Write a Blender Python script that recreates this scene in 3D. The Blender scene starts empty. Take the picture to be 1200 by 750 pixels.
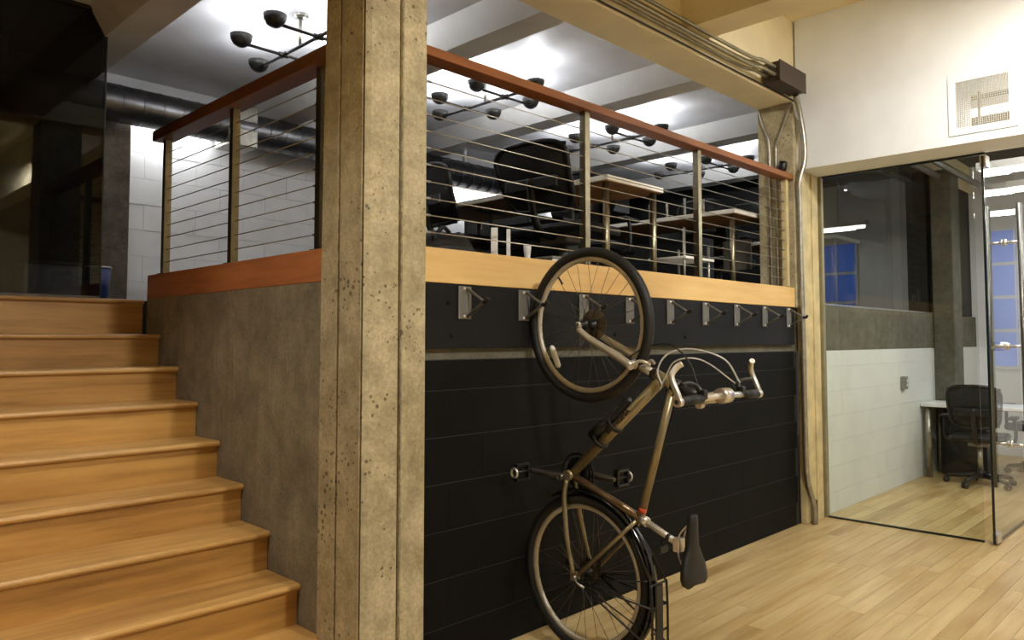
import bpy, bmesh, math, random
from mathutils import Vector, Matrix
random.seed(7)
PI = math.pi
scn = bpy.context.scene
COL = scn.collection

# ------------------------------------------------------------------ camera, world, light, exposure
cam_d = bpy.data.cameras.new('camera')
cam = bpy.data.objects.new('camera', cam_d)
COL.objects.link(cam)
cam_d.sensor_width = 36.0
cam_d.lens = 889.0 / 1200.0 * 36.0
cam_d.clip_start = 0.05
cam.location = (0, 0, 1.373)
_f = Vector((0.713, 0.701, 0)).normalized()
_f.z = math.tan(math.radians(3.0))
cam_d.shift_y = (375 - (398 - 889.0 * math.tan(math.radians(3.0)))) / -1200.0
cam.rotation_euler = _f.to_track_quat('-Z', 'Y').to_euler()
scn.camera = cam

world = bpy.data.worlds.new('world')
scn.world = world
world.use_nodes = True
world.node_tree.nodes['Background'].inputs[0].default_value = (1.0, 0.9, 0.78, 1)
world.node_tree.nodes['Background'].inputs[1].default_value = 0.03

vs = scn.view_settings
vs.view_transform = 'Standard'
vs.look = 'None'
vs.exposure = 0.35
vs.gamma = 1.0
vs.use_curve_mapping = False


def light(name, kind, loc, power, color, size=0.3, target=None, spot=None, size_y=None):
    d = bpy.data.lights.new(name, kind)
    d.energy = power
    d.color = color
    if kind == 'AREA':
        d.size = size
        if size_y:
            d.shape = 'RECTANGLE'
            d.size_y = size_y
        else:
            d.shape = 'DISK'
    else:
        d.shadow_soft_size = size
    if kind == 'SPOT':
        d.spot_size = spot
        d.spot_blend = 0.35
    o = bpy.data.objects.new(name, d)
    COL.objects.link(o)
    o.location = loc
    if target is not None:
        o.rotation_euler = (Vector(target) - Vector(loc)).to_track_quat('-Z', 'Y').to_euler()
    return o


WARM = (1.0, 0.995, 0.965)
COOL = (0.93, 0.96, 1.0)
# ceiling lamps of the lower hall (all above and behind the frame)
HALL_LAMPS = [((4.3, 0.3, 3.47), 200, 'above the floor before the glass door'),
              ((1.9, -0.9, 3.47), 240, 'in the middle of the hall'),
              ((0.7, 2.2, 3.47), 135, 'above the foot of the stairs')]
for (lc, pw, wh) in HALL_LAMPS:
    light('hall_lamp_light', 'POINT', (lc[0], lc[1], lc[2] + 0.02), pw, WARM, 0.06)
# meeting room fluorescent tubes (fixtures are built further down)
TUBES = [(6.36, 0.6, 3.05), (7.1, 0.65, 2.74), (8.1, 0.65, 2.74), (9.6, 0.65, 2.76)]
for (x, ty, tz) in TUBES:
    light('tube_light', 'AREA', (x, ty, tz - 0.03), 12, (0.98, 0.98, 0.96), 0.08, (x, ty, 0), size_y=1.6)


# ------------------------------------------------------------------ materials
def lin(c):
    return tuple(((v / 255) / 12.92 if v / 255 <= 0.04045 else ((v / 255 + 0.055) / 1.055) ** 2.4) for v in c) + (1,)


class NT:
    def __init__(self, name):
        self.m = bpy.data.materials.new(name)
        self.m.use_nodes = True
        self.t = self.m.node_tree
        self.b = self.t.nodes['Principled BSDF']

    def n(self, typ, **kw):
        x = self.t.nodes.new(typ)
        for k, v in kw.items():
            if k in x.inputs.keys():
                x.inputs[k].default_value = v
            else:
                setattr(x, k, v)
        return x

    def l(self, a, b):
        self.t.links.new(a, b)


def coords(nt, scale=(1, 1, 1), rnd=False):
    tc = nt.n('ShaderNodeTexCoord')
    mp = nt.n('ShaderNodeMapping')
    mp.inputs['Scale'].default_value = scale
    nt.l(tc.outputs['Object'], mp.inputs['Vector'])
    if rnd:
        oi = nt.n('ShaderNodeObjectInfo')
        mu = nt.n('ShaderNodeMath', operation='MULTIPLY')
        mu.inputs[1].default_value = 37.0
        nt.l(oi.outputs['Random'], mu.inputs[0])
        cb = nt.n('ShaderNodeCombineXYZ')
        for k in range(3):
            nt.l(mu.outputs[0], cb.inputs[k])
        nt.l(cb.outputs[0], mp.inputs['Location'])
        return mp.outputs[0], oi.outputs['Random']
    return mp.outputs[0], None


def ramp(nt, fac, stops):
    r = nt.n('ShaderNodeValToRGB')
    e = r.color_ramp.elements
    while len(e) > len(stops):
        e.remove(e[-1])
    while len(e) < len(stops):
        e.new(0.5)
    for i, (p, c) in enumerate(stops):
        e[i].position = p
        e[i].color = c
    nt.l(fac, r.inputs['Fac'])
    return r.outputs['Color']


def mixc(nt, fac, a, b, mode='MIX'):
    m = nt.n('ShaderNodeMix', data_type='RGBA', blend_type=mode)
    for s, v in ((m.inputs[0], fac), (m.inputs[6], a), (m.inputs[7], b)):
        if hasattr(v, 'links'):
            nt.l(v, s)
        else:
            s.default_value = v
    return m.outputs[2]


def noise(nt, vec, scale, detail=4, rough=0.55):
    x = nt.n('ShaderNodeTexNoise', Scale=scale, Detail=detail, Roughness=rough)
    nt.l(vec, x.inputs['Vector'])
    return x.outputs['Fac']


def bump(nt, h, strength, dist=0.01):
    b = nt.n('ShaderNodeBump', Strength=strength, Distance=dist)
    nt.l(h, b.inputs['Height'])
    nt.l(b.outputs[0], nt.b.inputs['Normal'])


def plain(name, rgb, rough=0.5, metal=0.0, var=0.06, scale=12.0, bmp=0.0, spec=0.5):
    nt = NT(name)
    v, _ = coords(nt)
    f = noise(nt, v, scale)
    c = lin(rgb)
    lo = tuple(x * (1 - var * 2) for x in c[:3]) + (1,)
    hi = tuple(min(1, x * (1 + var * 2)) for x in c[:3]) + (1,)
    nt.l(ramp(nt, f, [(0.3, lo), (0.7, hi)]), nt.b.inputs['Base Color'])
    nt.b.inputs['Roughness'].default_value = rough
    nt.b.inputs['Metallic'].default_value = metal
    nt.b.inputs['Specular IOR Level'].default_value = spec
    if bmp:
        bump(nt, noise(nt, v, scale * 6), bmp, 0.004)
    return nt.m


def wood(name, dark, mid, lite, axis='x', rough=0.4, rvar=0.5, grain=1.0):
    nt = NT(name)
    s = {'x': (1.2, 16, 16), 'y': (16, 1.2, 16), 'z': (16, 16, 1.2)}[axis]
    v, rnd = coords(nt, s, True)
    f = noise(nt, v, 1.6 * grain, 5, 0.6)
    c1 = ramp(nt, f, [(0.28, lin(dark)), (0.5, lin(mid)), (0.75, lin(lite))])
    s2 = {'x': (0.9, 3, 3), 'y': (3, 0.9, 3), 'z': (3, 3, 0.9)}[axis]
    v2, _ = coords(nt, s2, True)
    f2 = noise(nt, v2, 1.3, 3, 0.5)
    c2 = ramp(nt, f2, [(0.35, lin(dark)), (0.62, lin(lite))])
    c = mixc(nt, 0.4, c1, c2)
    tint = ramp(nt, rnd, [(0.0, (1 - rvar * 0.42, 1 - rvar * 0.5, 1 - rvar * 0.62, 1)), (0.45, (1 - rvar * 0.12, 1 - rvar * 0.14, 1 - rvar * 0.18, 1)), (1.0, (1, 1, 1, 1))])
    nt.l(mixc(nt, 1.0, c, tint, 'MULTIPLY'), nt.b.inputs['Base Color'])
    nt.b.inputs['Roughness'].default_value = rough
    bump(nt, f, 0.06, 0.002)
    return nt.m


def concrete(name, dark, lite, pits=1.0, streak=0.4, rough=0.85):
    nt = NT(name)
    v, _ = coords(nt)
    f = noise(nt, v, 3.0, 8, 0.65)
    c = ramp(nt, f, [(0.32, lin(dark)), (0.68, lin(lite))])
    vs_, _ = coords(nt, (9, 9, 0.6))
    st = noise(nt, vs_, 2.0, 4, 0.6)
    k = tuple(x * (1 - streak) for x in lin(lite)[:3]) + (1,)
    c = mixc(nt, ramp(nt, st, [(0.42, (1, 1, 1, 1)), (0.6, (0, 0, 0, 1))]), c, mixc(nt, 0.5, c, k))
    vo = nt.n('ShaderNodeTexVoronoi', Scale=34.0)
    nt.l(v, vo.inputs['Vector'])
    msk = noise(nt, v, 5.0, 3)
    pt = nt.n('ShaderNodeMath', operation='ADD')
    nt.l(vo.outputs['Distance'], pt.inputs[0])
    nt.l(msk, pt.inputs[1])
    pit = ramp(nt, pt.outputs[0], [(0.46 + 0.09 * pits, (0, 0, 0, 1)), (0.53 + 0.09 * pits, (1, 1, 1, 1))])
    dk = tuple(x * 0.35 for x in lin(dark)[:3]) + (1,)
    c = mixc(nt, pit, mixc(nt, pits * 0.8, c, dk), c)
    fine = noise(nt, v, 70, 5, 0.7)
    blot = noise(nt, v, 9.0, 6, 0.7)
    c = mixc(nt, 0.55, c, ramp(nt, blot, [(0.36, (0.5, 0.47, 0.42, 1)), (0.6, (1, 1, 1, 1))]), 'MULTIPLY')
    c = mixc(nt, 0.45, c, ramp(nt, fine, [(0.35, (0.35, 0.35, 0.35, 1)), (0.65, (1, 1, 1, 1))]), 'MULTIPLY')
    nt.l(c, nt.b.inputs['Base Color'])
    nt.b.inputs['Roughness'].default_value = rough
    hm = mixc(nt, 0.5, pit, fine)
    bump(nt, hm, 0.55 * pits + 0.1, 0.006)
    return nt.m


def glass(name, tint=(1, 1, 1), ior=1.5, extra=0.0):
    nt = NT(name)
    t = nt.t
    t.nodes.remove(nt.b)
    out = t.nodes['Material Output']
    fr = nt.n('ShaderNodeFresnel', IOR=ior)
    tr = nt.n('ShaderNodeBsdfTransparent')
    tr.inputs[0].default_value = tint + (1,)
    gl = nt.n('ShaderNodeBsdfGlossy', Roughness=0.0)
    mx = nt.n('ShaderNodeMixShader')
    # fresnel of a slab seen from either side: geometry normal faces both ways
    ge = nt.n('ShaderNodeNewGeometry')
    mm = nt.n('ShaderNodeMath', operation='MULTIPLY')
    inv = nt.n('ShaderNodeMath', operation='SUBTRACT')
    inv.inputs[0].default_value = 1.0
    nt.l(ge.outputs['Backfacing'], inv.inputs[1])
    nt.l(fr.outputs[0], mm.inputs[0])
    nt.l(inv.outputs[0], mm.inputs[1])
    nt.l(mm.outputs[0], mx.inputs[0])
    nt.l(tr.outputs[0], mx.inputs[1])
    nt.l(gl.outputs[0], mx.inputs[2])
    nt.l(mx.outputs[0], out.inputs['Surface'])
    return nt.m


def emit(name, rgb, strength):
    nt = NT(name)
    nt.b.inputs['Base Color'].default_value = lin(rgb)
    nt.b.inputs['Emission Color'].default_value = lin(rgb)
    nt.b.inputs['Emission Strength'].default_value = strength
    return nt.m


M = {}
M['floor'] = wood('maple_floor', (172, 136, 80), (204, 176, 122), (220, 198, 150), 'x', 0.32, 0.55)
M['tread'] = wood('stair_tread_wood', (140, 98, 46), (186, 140, 76), (208, 166, 100), 'x', 0.38, 0.25)
M['riser'] = wood('stair_riser_wood', (130, 88, 38), (180, 132, 66), (202, 158, 86), 'x', 0.42, 0.25)
M['pine'] = wood('pine_board', (198, 156, 92), (216, 178, 112), (226, 192, 128), 'x', 0.5, 0.1)
M['redfir'] = wood('red_fir_board', (142, 80, 44), (184, 116, 70), (200, 134, 86), 'y', 0.5, 0.1)
M['rail_lit'] = wood('rail_wood_lit', (104, 58, 27), (136, 80, 40), (152, 96, 52), 'x', 0.42, 0.1)
M['rail_shaded'] = wood('rail_wood_shaded', (80, 44, 22), (104, 60, 32), (122, 76, 42), 'y', 0.42, 0.1)  # same wood as the other rail, darkened to carry the shade here
M['col'] = concrete('column_concrete', (168, 154, 118), (222, 208, 170), 1.0, 0.3)
M['conc'] = concrete('stair_wall_concrete', (126, 118, 98), (170, 160, 136), 0.5, 0.4)
M['band'] = concrete('band_concrete', (92, 90, 76), (122, 118, 102), 0.3, 0.25)
M['pillar'] = concrete('pillar_concrete', (100, 92, 80), (160, 150, 134), 0.9, 0.4)
M['black_paint'] = plain('black_wall_paint', (12, 12, 12), 0.6, 0, 0.12, 5, 0.10, 0.12)
M['black_board'] = plain('black_board_paint', (17, 17, 18), 0.55, 0, 0.1, 6, 0.05, 0.2)
M['mortar_catchlight'] = plain('joint_catchlight', (36, 35, 34), 0.6, 0, 0.1)  # paler than the wall paint, to imitate joints catching light
M['cream'] = plain('cream_paint', (238, 224, 186), 0.62, 0, 0.03, 4, 0.03)
M['white_wall'] = plain('white_wall_paint', (234, 236, 238), 0.6, 0, 0.02, 4, 0.02)
M['white_block'] = plain('white_block_paint', (212, 212, 212), 0.5, 0, 0.03, 6, 0.08)
M['room_block'] = plain('room_block_paint', (214, 215, 212), 0.5, 0, 0.02, 5, 0.05)
M['white_joint'] = plain('white_block_joint', (196, 196, 194), 0.7, 0, 0.05)
M['ceil'] = plain('office_ceiling_paint', (205, 205, 208), 0.55, 0, 0.05, 3, 0.10)
M['joist'] = plain('joist_paint', (196, 194, 190), 0.6, 0, 0.05, 3, 0.08)
M['dark_wall'] = plain('dark_wall', (10, 10, 11), 0.6, 0, 0.1)
M['unlit_tone'] = plain('unlit_room_tone', (26, 26, 28), 0.6, 0, 0.1)  # dark base stands in for the unlit landing; also keeps glass reflections dark
M['steel'] = plain('brushed_steel', (150, 142, 120), 0.34, 1.0, 0.08, 20)
M['dark_steel'] = plain('dark_steel', (70, 66, 60), 0.4, 1.0, 0.1, 20)
M['galv'] = plain('galvanised_steel', (168, 164, 152), 0.36, 0.9, 0.1, 25)
M['duct'] = plain('duct_steel', (118, 118, 120), 0.32, 0.95, 0.12, 14)
M['cable'] = plain('steel_cable', (178, 174, 165), 0.4, 1.0, 0.05)
M['chrome'] = plain('polished_alloy', (218, 214, 206), 0.3, 0.85, 0.04)
M['silver'] = plain('silver_paint', (192, 187, 176), 0.36, 0.6, 0.05)
M['gold'] = plain('champagne_frame_paint', (142, 130, 100), 0.34, 0.55, 0.06)
M['rubber'] = plain('black_rubber', (17, 17, 17), 0.62, 0, 0.1, 40)
M['black_plastic'] = plain('black_plastic', (16, 16, 17), 0.42, 0, 0.1)
M['gloss_black'] = plain('gloss_black', (12, 12, 13), 0.15, 0, 0.05)
M['leather'] = plain('saddle_leather', (13, 13, 13), 0.5, 0, 0.1, 30, 0.1)
M['lampmetal'] = plain('lamp_dark_metal', (62, 60, 58), 0.4, 0.6, 0.1)
M['box_brown'] = plain('dark_brown_enamel', (62, 50, 44), 0.45, 0.2, 0.06)
M['white_top'] = plain('white_laminate', (240, 236, 226), 0.4, 0, 0.02)
M['underwood'] = plain('tabletop_underside', (150, 112, 70), 0.6, 0, 0.08)
M['white_plastic'] = plain('white_plastic', (228, 228, 226), 0.35, 0, 0.02)
M['grey_plastic'] = plain('grey_plastic', (128, 126, 120), 0.45, 0, 0.05)
M['jamb'] = plain('jamb_paint', (196, 178, 132), 0.55, 0, 0.1, 7, 0.08)
M['jamb2'] = plain('jamb_metal', (150, 142, 112), 0.45, 0.3, 0.08, 9)
M['orange'] = plain('orange_decal', (196, 72, 40), 0.4, 0, 0.05)
M['blue_bin'] = plain('blue_bin_plastic', (28, 44, 96), 0.45, 0, 0.05)
M['print'] = plain('dark_decal', (30, 22, 14), 0.5, 0.0, 0.05)
M['pullsteel'] = plain('pull_bar_steel', (112, 110, 106), 0.38, 0.85, 0.05)
M['absorber'] = plain('bounce_absorber', (24, 24, 26), 0.9, 0, 0.15, 60, 0.2)
M['glass'] = glass('clear_glass', (0.94, 0.96, 0.93))
M['dark_glass'] = glass('smoked_glass', (0.30, 0.31, 0.32), 1.5)
M['grey_glass'] = glass('grey_glass', (0.62, 0.64, 0.65), 1.55)
M['edge'] = plain('glass_edge', (22, 32, 30), 0.2, 0, 0.05)
M['tube'] = emit('fluorescent_tube', (255, 250, 240), 9.0)
M['bluepane'] = emit('evening_window_pane', (62, 104, 200), 0.95)
M['screenblue'] = emit('lit_screen', (60, 90, 230), 0.8)
M['lampwhite'] = plain('lamp_shade_enamel', (190, 186, 176), 0.5, 0, 0.03)
M['bulb'] = emit('lamp_bulb', (255, 252, 246), 12.0)
M['seattube'] = plain('seat_tube_paint', (112, 92, 66), 0.35, 0.6, 0.06)
M['crank'] = plain('crank_alloy', (92, 86, 78), 0.35, 0.7, 0.06)
M['rackstrut'] = M['dark_steel']
M['cablewhite'] = plain('cable_housing', (198, 196, 190), 0.35, 0.3, 0.03)
M['galvpipe'] = plain('old_conduit', (150, 142, 118), 0.42, 0.7, 0.1)
M['galvlight'] = plain('pale_grille_metal', (196, 190, 176), 0.45, 0.3, 0.04)
nt = NT('chair_mesh_fabric')
nt.b.inputs['Base Color'].default_value = lin((22, 22, 23))
nt.b.inputs['Roughness'].default_value = 0.7
nt.b.inputs['Alpha'].default_value = 0.95
M['meshfab'] = nt.m


# ------------------------------------------------------------------ mesh helpers
class MB:
    def __init__(self):
        self.v = []
        self.f = []
        self.sm = []

    def add(self, vs, fs, smooth=False):
        b = len(self.v)
        self.v += [tuple(p) for p in vs]
        self.f += [tuple(b + i for i in f) for f in fs]
        self.sm += [smooth] * len(fs)
        return self

    def box(self, x0, x1, y0, y1, z0, z1):
        vs = [(x, y, z) for x in (x0, x1) for y in (y0, y1) for z in (z0, z1)]
        return self.add(vs, [(0, 1, 3, 2), (4, 6, 7, 5), (0, 4, 5, 1), (2, 3, 7, 6), (0, 2, 6, 4), (1, 5, 7, 3)])

    def bbox(self, x0, x1, y0, y1, z0, z1, b=0.004):
        """bevelled box"""
        bm = bmesh.new()
        bmesh.ops.create_cube(bm, size=1.0)
        for q in bm.verts:
            q.co = Vector(((x0 + x1) / 2 + q.co.x * (x1 - x0), (y0 + y1) / 2 + q.co.y * (y1 - y0), (z0 + z1) / 2 + q.co.z * (z1 - z0)))
        bmesh.ops.bevel(bm, geom=bm.edges[:], offset=b, segments=2, affect='EDGES', profile=0.5)
        bm.normal_update()
        bm.verts.index_update()
        self.add([q.co[:] for q in bm.verts], [[q.index for q in f.verts] for f in bm.faces])
        bm.free()
        return self

    def tube(self, pts, r, n=10, closed=False, cap=True, smooth=True):
        pts = [Vector(p) for p in pts]
        m = len(pts)
        rs = r if isinstance(r, (list, tuple)) else [r] * m
        vs, fs = [], []
        prev = None
        for i, p in enumerate(pts):
            if closed:
                d = pts[(i + 1) % m] - pts[i - 1]
            else:
                d = pts[min(i + 1, m - 1)] - pts[max(i - 1, 0)]
            d.normalize()
            if prev is None:
                a = Vector((0, 0, 1)) if abs(d.z) < 0.9 else Vector((1, 0, 0))
                u = d.cross(a).normalized()
            else:
                u = (prev - d * prev.dot(d)).normalized()
            prev = u
            w = d.cross(u)
            for k in range(n):
                t = 2 * PI * k / n
                vs.append(p + (u * math.cos(t) + w * math.sin(t)) * rs[i])
        for i in range(m if closed else m - 1):
            j = (i + 1) % m
            for k in range(n):
                k2 = (k + 1) % n
                fs.append((i * n + k, i * n + k2, j * n + k2, j * n + k))
        self.add(vs, fs, smooth)
        if cap and not closed:
            b = len(self.v) - len(vs)
            self.f.append(tuple(b + k for k in reversed(range(n))))
            self.f.append(tuple(b + (m - 1) * n + k for k in range(n)))
            self.sm += [False, False]
        return self

    def torus(self, c, axis, R, r, n=48, k=8, rx=None):
        """ring around axis; r minor radius in plane, rx minor radius along the axis"""
        c = Vector(c)
        ax = Vector(axis).normalized()
        a = Vector((0, 0, 1)) if abs(ax.z) < 0.9 else Vector((1, 0, 0))
        u = ax.cross(a).normalized()
        w = ax.cross(u)
        rx = rx or r
        vs, fs = [], []
        for i in range(n):
            t = 2 * PI * i / n
            d = u * math.cos(t) + w * math.sin(t)
            for j in range(k):
                s = 2 * PI * j / k
                vs.append(c + d * (R + r * math.cos(s)) + ax * (rx * math.sin(s)))
        for i in range(n):
            i2 = (i + 1) % n
            for j in range(k):
                j2 = (j + 1) % k
                fs.append((i * k + j, i2 * k + j, i2 * k + j2, i * k + j2))
        return self.add(vs, fs, True)

    def prism(self, poly, axis, a, b):
        """polygon (2D) extruded along axis from a to b"""
        def P(p, t):
            return {'x': (t, p[0], p[1]), 'y': (p[0], t, p[1]), 'z': (p[0], p[1], t)}[axis]
        n = len(poly)
        vs = [P(p, a) for p in poly] + [P(p, b) for p in poly]
        fs = [tuple(range(n))[::-1], tuple(range(n, 2 * n))]
        fs += [(i, (i + 1) % n, n + (i + 1) % n, n + i) for i in range(n)]
        return self.add(vs, fs)

    def lathe(self, prof, c, axis=(0, 0, 1), n=20, smooth=True):
        """profile of (radius, height) along axis"""
        c = Vector(c)
        ax = Vector(axis).normalized()
        a = Vector((0, 0, 1)) if abs(ax.z) < 0.9 else Vector((1, 0, 0))
        u = ax.cross(a).normalized()
        w = ax.cross(u)
        vs, fs = [], []
        for (r, h) in prof:
            for k in range(n):
                t = 2 * PI * k / n
                vs.append(c + ax * h + (u * math.cos(t) + w * math.sin(t)) * r)
        for i in range(len(prof) - 1):
            for k in range(n):
                k2 = (k + 1) % n
                fs.append((i * n + k, i * n + k2, (i + 1) * n + k2, (i + 1) * n + k))
        return self.add(vs, fs, smooth)

    def cyl(self, a, b, r, n=12):
        return self.tube([a, b], r, n)

    def build(self, name, mat, parent=None, world=True):
        me = bpy.data.meshes.new(name)
        me.from_pydata(self.v, [], self.f)
        me.polygons.foreach_set('use_smooth', self.sm)
        bm = bmesh.new()
        bm.from_mesh(me)
        bmesh.ops.recalc_face_normals(bm, faces=bm.faces[:])
        bm.to_mesh(me)
        bm.free()
        me.update()
        me.materials.append(M[mat] if isinstance(mat, str) else mat)
        o = bpy.data.objects.new(name, me)
        COL.objects.link(o)
        if parent:
            o.parent = parent
            if world:
                p = parent
                mw = Matrix.Identity(4)
                while p is not None:
                    mw = p.matrix_parent_inverse @ Matrix.LocRotScale(p.location, p.rotation_euler, p.scale) @ mw
                    p = p.parent
                o.matrix_parent_inverse = mw.inverted()
        return o


def tag(o, label, cat, group=None):
    o['label'] = label
    o['category'] = cat
    if group:
        o['group'] = group
    return o


def struct(o):
    o['kind'] = 'structure'
    return o


def thing(name, label, cat, loc=(0, 0, 0), rz=0, group=None):
    o = bpy.data.objects.new(name, None)
    o.empty_display_size = 0.1
    COL.objects.link(o)
    o.location = loc
    o.rotation_euler = (0, 0, rz)
    return tag(o, label, cat, group)


def copy_tree(o, parent=None):
    c = o.copy()
    COL.objects.link(c)
    c.parent = parent
    c.matrix_parent_inverse = o.matrix_parent_inverse.copy()
    for ch in list(o.children):
        copy_tree(ch, c)
    return c


def arc(p0, p1, p2, n=12):
    p0, p1, p2 = Vector(p0), Vector(p1), Vector(p2)
    return [p0 * (1 - t) ** 2 + p1 * 2 * t * (1 - t) + p2 * t * t for t in [i / n for i in range(n + 1)]]


def spline(pts, n=6):
    P = [Vector(p) for p in pts]
    P = [P[0] * 2 - P[1]] + P + [P[-1] * 2 - P[-2]]
    out = []
    for i in range(1, len(P) - 2):
        for k in range(n):
            t = k / n
            a, b, c, d = P[i - 1], P[i], P[i + 1], P[i + 2]
            out.append(0.5 * ((2 * b) + (c - a) * t + (2 * a - 5 * b + 4 * c - d) * t * t + (3 * b - a - 3 * c + d) * t ** 3))
    out.append(P[-2])
    return out


# ------------------------------------------------------------------ main dimensions (metres)
X0 = 1.70      # stair-side face of the raised floor
Y0 = 2.465     # hall-side face of the raised floor
ZU = 1.612     # raised floor level
XG = 5.97      # glass front of the meeting room
XH = 5.60      # plaster face above the glass front
BAYS = [1.68, 3.27, 4.85, 6.45, 8.05]   # right bottom edges of the office joists

# ------------------------------------------------------------------ floor and planks
fl = struct(MB().box(-4.5, 10.8, -4.5, 6.5, -0.12, -0.004).build('floor', 'floor'))
row = 0.086
y = 2.494
while y - row > 0.10:
    x = 1.6 - random.random() * 0.9
    if y < 1.5:
        x += 0.9
    while x < 10.6:
        ln = random.choice((0.7, 0.9, 1.1, 1.4, 1.7))
        x1 = min(x + ln, 10.6)
        MB().box(x + 0.0008, x1 - 0.0008, y - row + 0.0008, y - 0.0008, -0.018, 0.0).build('plank', 'floor', fl)
        x = x1
    y -= row

# ------------------------------------------------------------------ stair
tops = [0.172, 0.345, 0.518, 0.692, 0.870, 1.047, 1.225, 1.404, 1.612]
XS = -1.3
st = thing('staircase', 'broad maple staircase climbing beside the concrete wall', 'stairs', (0.2, 2.65, 0))
for k, zt in enumerate(tops):
    yn = 2.655 + 0.2635 * k
    zp = tops[k - 1] if k else 0.0
    depth = 0.30 if k < 8 else 0.12
    # bullnose nosing strip, tread board behind it, riser below
    prof = [(yn + 0.075, zt - 0.028), (yn + 0.075, zt)]
    for j in range(7):
        t = PI / 2 + PI * j / 6
        prof.append((yn + 0.014 + 0.014 * math.cos(t), zt - 0.014 + 0.014 * math.sin(t)))
    MB().prism(prof, 'x', XS, X0 - 0.003).build('nosing', 'tread', st)
    MB().box(XS, X0 - 0.003, yn + 0.076, yn + depth, zt - 0.028, zt - 0.0005).build('tread', 'tread', st)
    MB().box(XS, X0 - 0.004, yn + 0.024, yn + 0.042, zp, zt - 0.028).build('riser', 'riser', st)
struct(MB().box(XS - 0.22, XS - 0.012, 2.3, 4.88, 0, 3.36).build('wall_left', 'unlit_tone'))
struct(MB().box(X0, X0 + 0.25, 2.70, 4.735, 0, ZU + 0.004).build('wall_stair', 'conc'))

# ------------------------------------------------------------------ raised floor
struct(MB().box(1.95, 10.6, 2.50, 6.3, 1.287, ZU).build('floor_raised', 'band'))
struct(MB().box(1.95, 8.4, 2.62, 6.1, ZU, ZU + 0.001).build('floor_absorber', 'absorber'))  # unseen dark sheet, added to cut light bounced off the raised floor
struct(MB().box(-4.5, 1.95, 4.90, 6.3, 1.287, ZU).build('floor_landing', 'unlit_tone'))

# ------------------------------------------------------------------ black block wall under the raised floor
wb = struct(MB().box(1.9, 5.60, 2.4958, 2.62, 0, 1.2855).build('wall_rack', 'mortar_catchlight'))
zs = [0.0, 0.16, 0.36, 0.56, 0.76, 0.957, 1.156, 1.2855]
for r in range(len(zs) - 1):
    x = 1.95 - (0.2 if r % 2 else 0.0)
    while x < 5.58:
        a, b = max(x, 1.95), min(x + 0.4, 5.58)
        if b - a > 0.03:
            jit = random.uniform(-0.0003, 0.0003)
            MB().bbox(a + 0.0002, b - 0.0002, 2.4945 + jit, 2.515, zs[r] + 0.0016, zs[r + 1] - 0.0016, 0.0006).build('block', 'black_paint', wb)
        x += 0.4

bd = tag(MB().bbox(1.976, 5.52, 2.468, 2.4995, 1.335, 1.611, 0.002).build('mounting_board', 'black_board'),
         'long black painted board carrying the row of bike hooks', 'board')
bolts = MB()
for (bx, bz) in ((2.12, 1.53), (2.14, 1.39), (4.0, 1.39), (3.3, 1.40)):
    bolts = MB().lathe([(0.001, 0.006), (0.009, 0.005), (0.011, 0.0)], (bx, 2.4685, bz), (0, -1, 0), 10)
    bolts.build('bolt', 'black_paint', bd)

# ------------------------------------------------------------------ timber fascia boards
fb = tag(MB().bbox(1.976, 5.53, Y0, 2.56, 1.614, 1.762, 0.003).build('fascia_board', 'pine'),
         'pale pine fascia board above the black hook board', 'fascia')
fr = tag(MB().bbox(X0, 1.80, 2.752, 4.735, 1.617, 1.757, 0.003).build('fascia_board', 'redfir'),
         'reddish fir fascia board along the top of the stair wall', 'fascia')

# ------------------------------------------------------------------ concrete columns
cm = MB()


def colprof(yb):
    return [(1.675, yb), (1.675, 2.636), (1.684, 2.628), (1.684, 2.624), (1.675, 2.616), (1.675, 2.468), (1.683, 2.461), (1.677, 2.453), (1.697, 2.44), (1.834, 2.44), (1.842, 2.450), (1.848, 2.450), (1.857, 2.44),
            (1.972, 2.44), (1.976, 2.444), (1.976, yb)]


levels = [(0, 2.752), (0.8, 2.752), (1.62, 2.752), (2.4, 2.742), (3.179, 2.722)]
n = len(colprof(0))
for (z, yb) in levels:
    pass
vsx, fsx = [], []
for (z, yb) in levels:
    vsx += [(p[0], p[1], z) for p in colprof(yb)]
for i in range(len(levels) - 1):
    for k in range(n):
        fsx.append((i * n + k, i * n + (k + 1) % n, (i + 1) * n + (k + 1) % n, (i + 1) * n + k))
fsx.append(tuple(range(n))[::-1])
fsx.append(tuple(range((len(levels) - 1) * n, len(levels) * n)))
cm.add(vsx, fsx)
mcol = tag(cm.build('concrete_column', 'col'), 'tall rough board-marked concrete column at the foot of the stairs', 'column')

M['joint_stain'] = concrete('column_form_joint', (84, 68, 42), (150, 130, 90), 1.2, 0.4)


def form_joint(px, py, ax):
    """rough mortar squeezed out along a form joint of the column"""
    mb = MB()
    z = 0.0
    vs_, fs_ = [], []
    k = 0
    while z < 3.17:
        w0 = random.uniform(0.002, 0.0075)
        w1 = random.uniform(0.002, 0.0075)
        if ax == 'x':
            vs_ += [(px - 0.0005, py - w0, z), (px - 0.0005, py + w1, z), (px + 0.008, py + w1, z), (px + 0.008, py - w0, z)]
        else:
            vs_ += [(px - w0, py - 0.0005, z), (px + w1, py - 0.0005, z), (px + w1, py + 0.008, z), (px - w0, py + 0.008, z)]
        z += random.uniform(0.008, 0.03)
        k += 1
    for i in range(k - 1):
        for j in range(4):
            fs_.append((i * 4 + j, i * 4 + (j + 1) % 4, i * 4 + 4 + (j + 1) % 4, i * 4 + 4 + j))
    mb.add(vs_, fs_)
    mb.build('form_joint', 'joint_stain', mcol)


form_joint(1.6775, 2.626, 'x')
form_joint(1.6785, 2.462, 'x')
form_joint(1.845, 2.4425, 'y')

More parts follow.
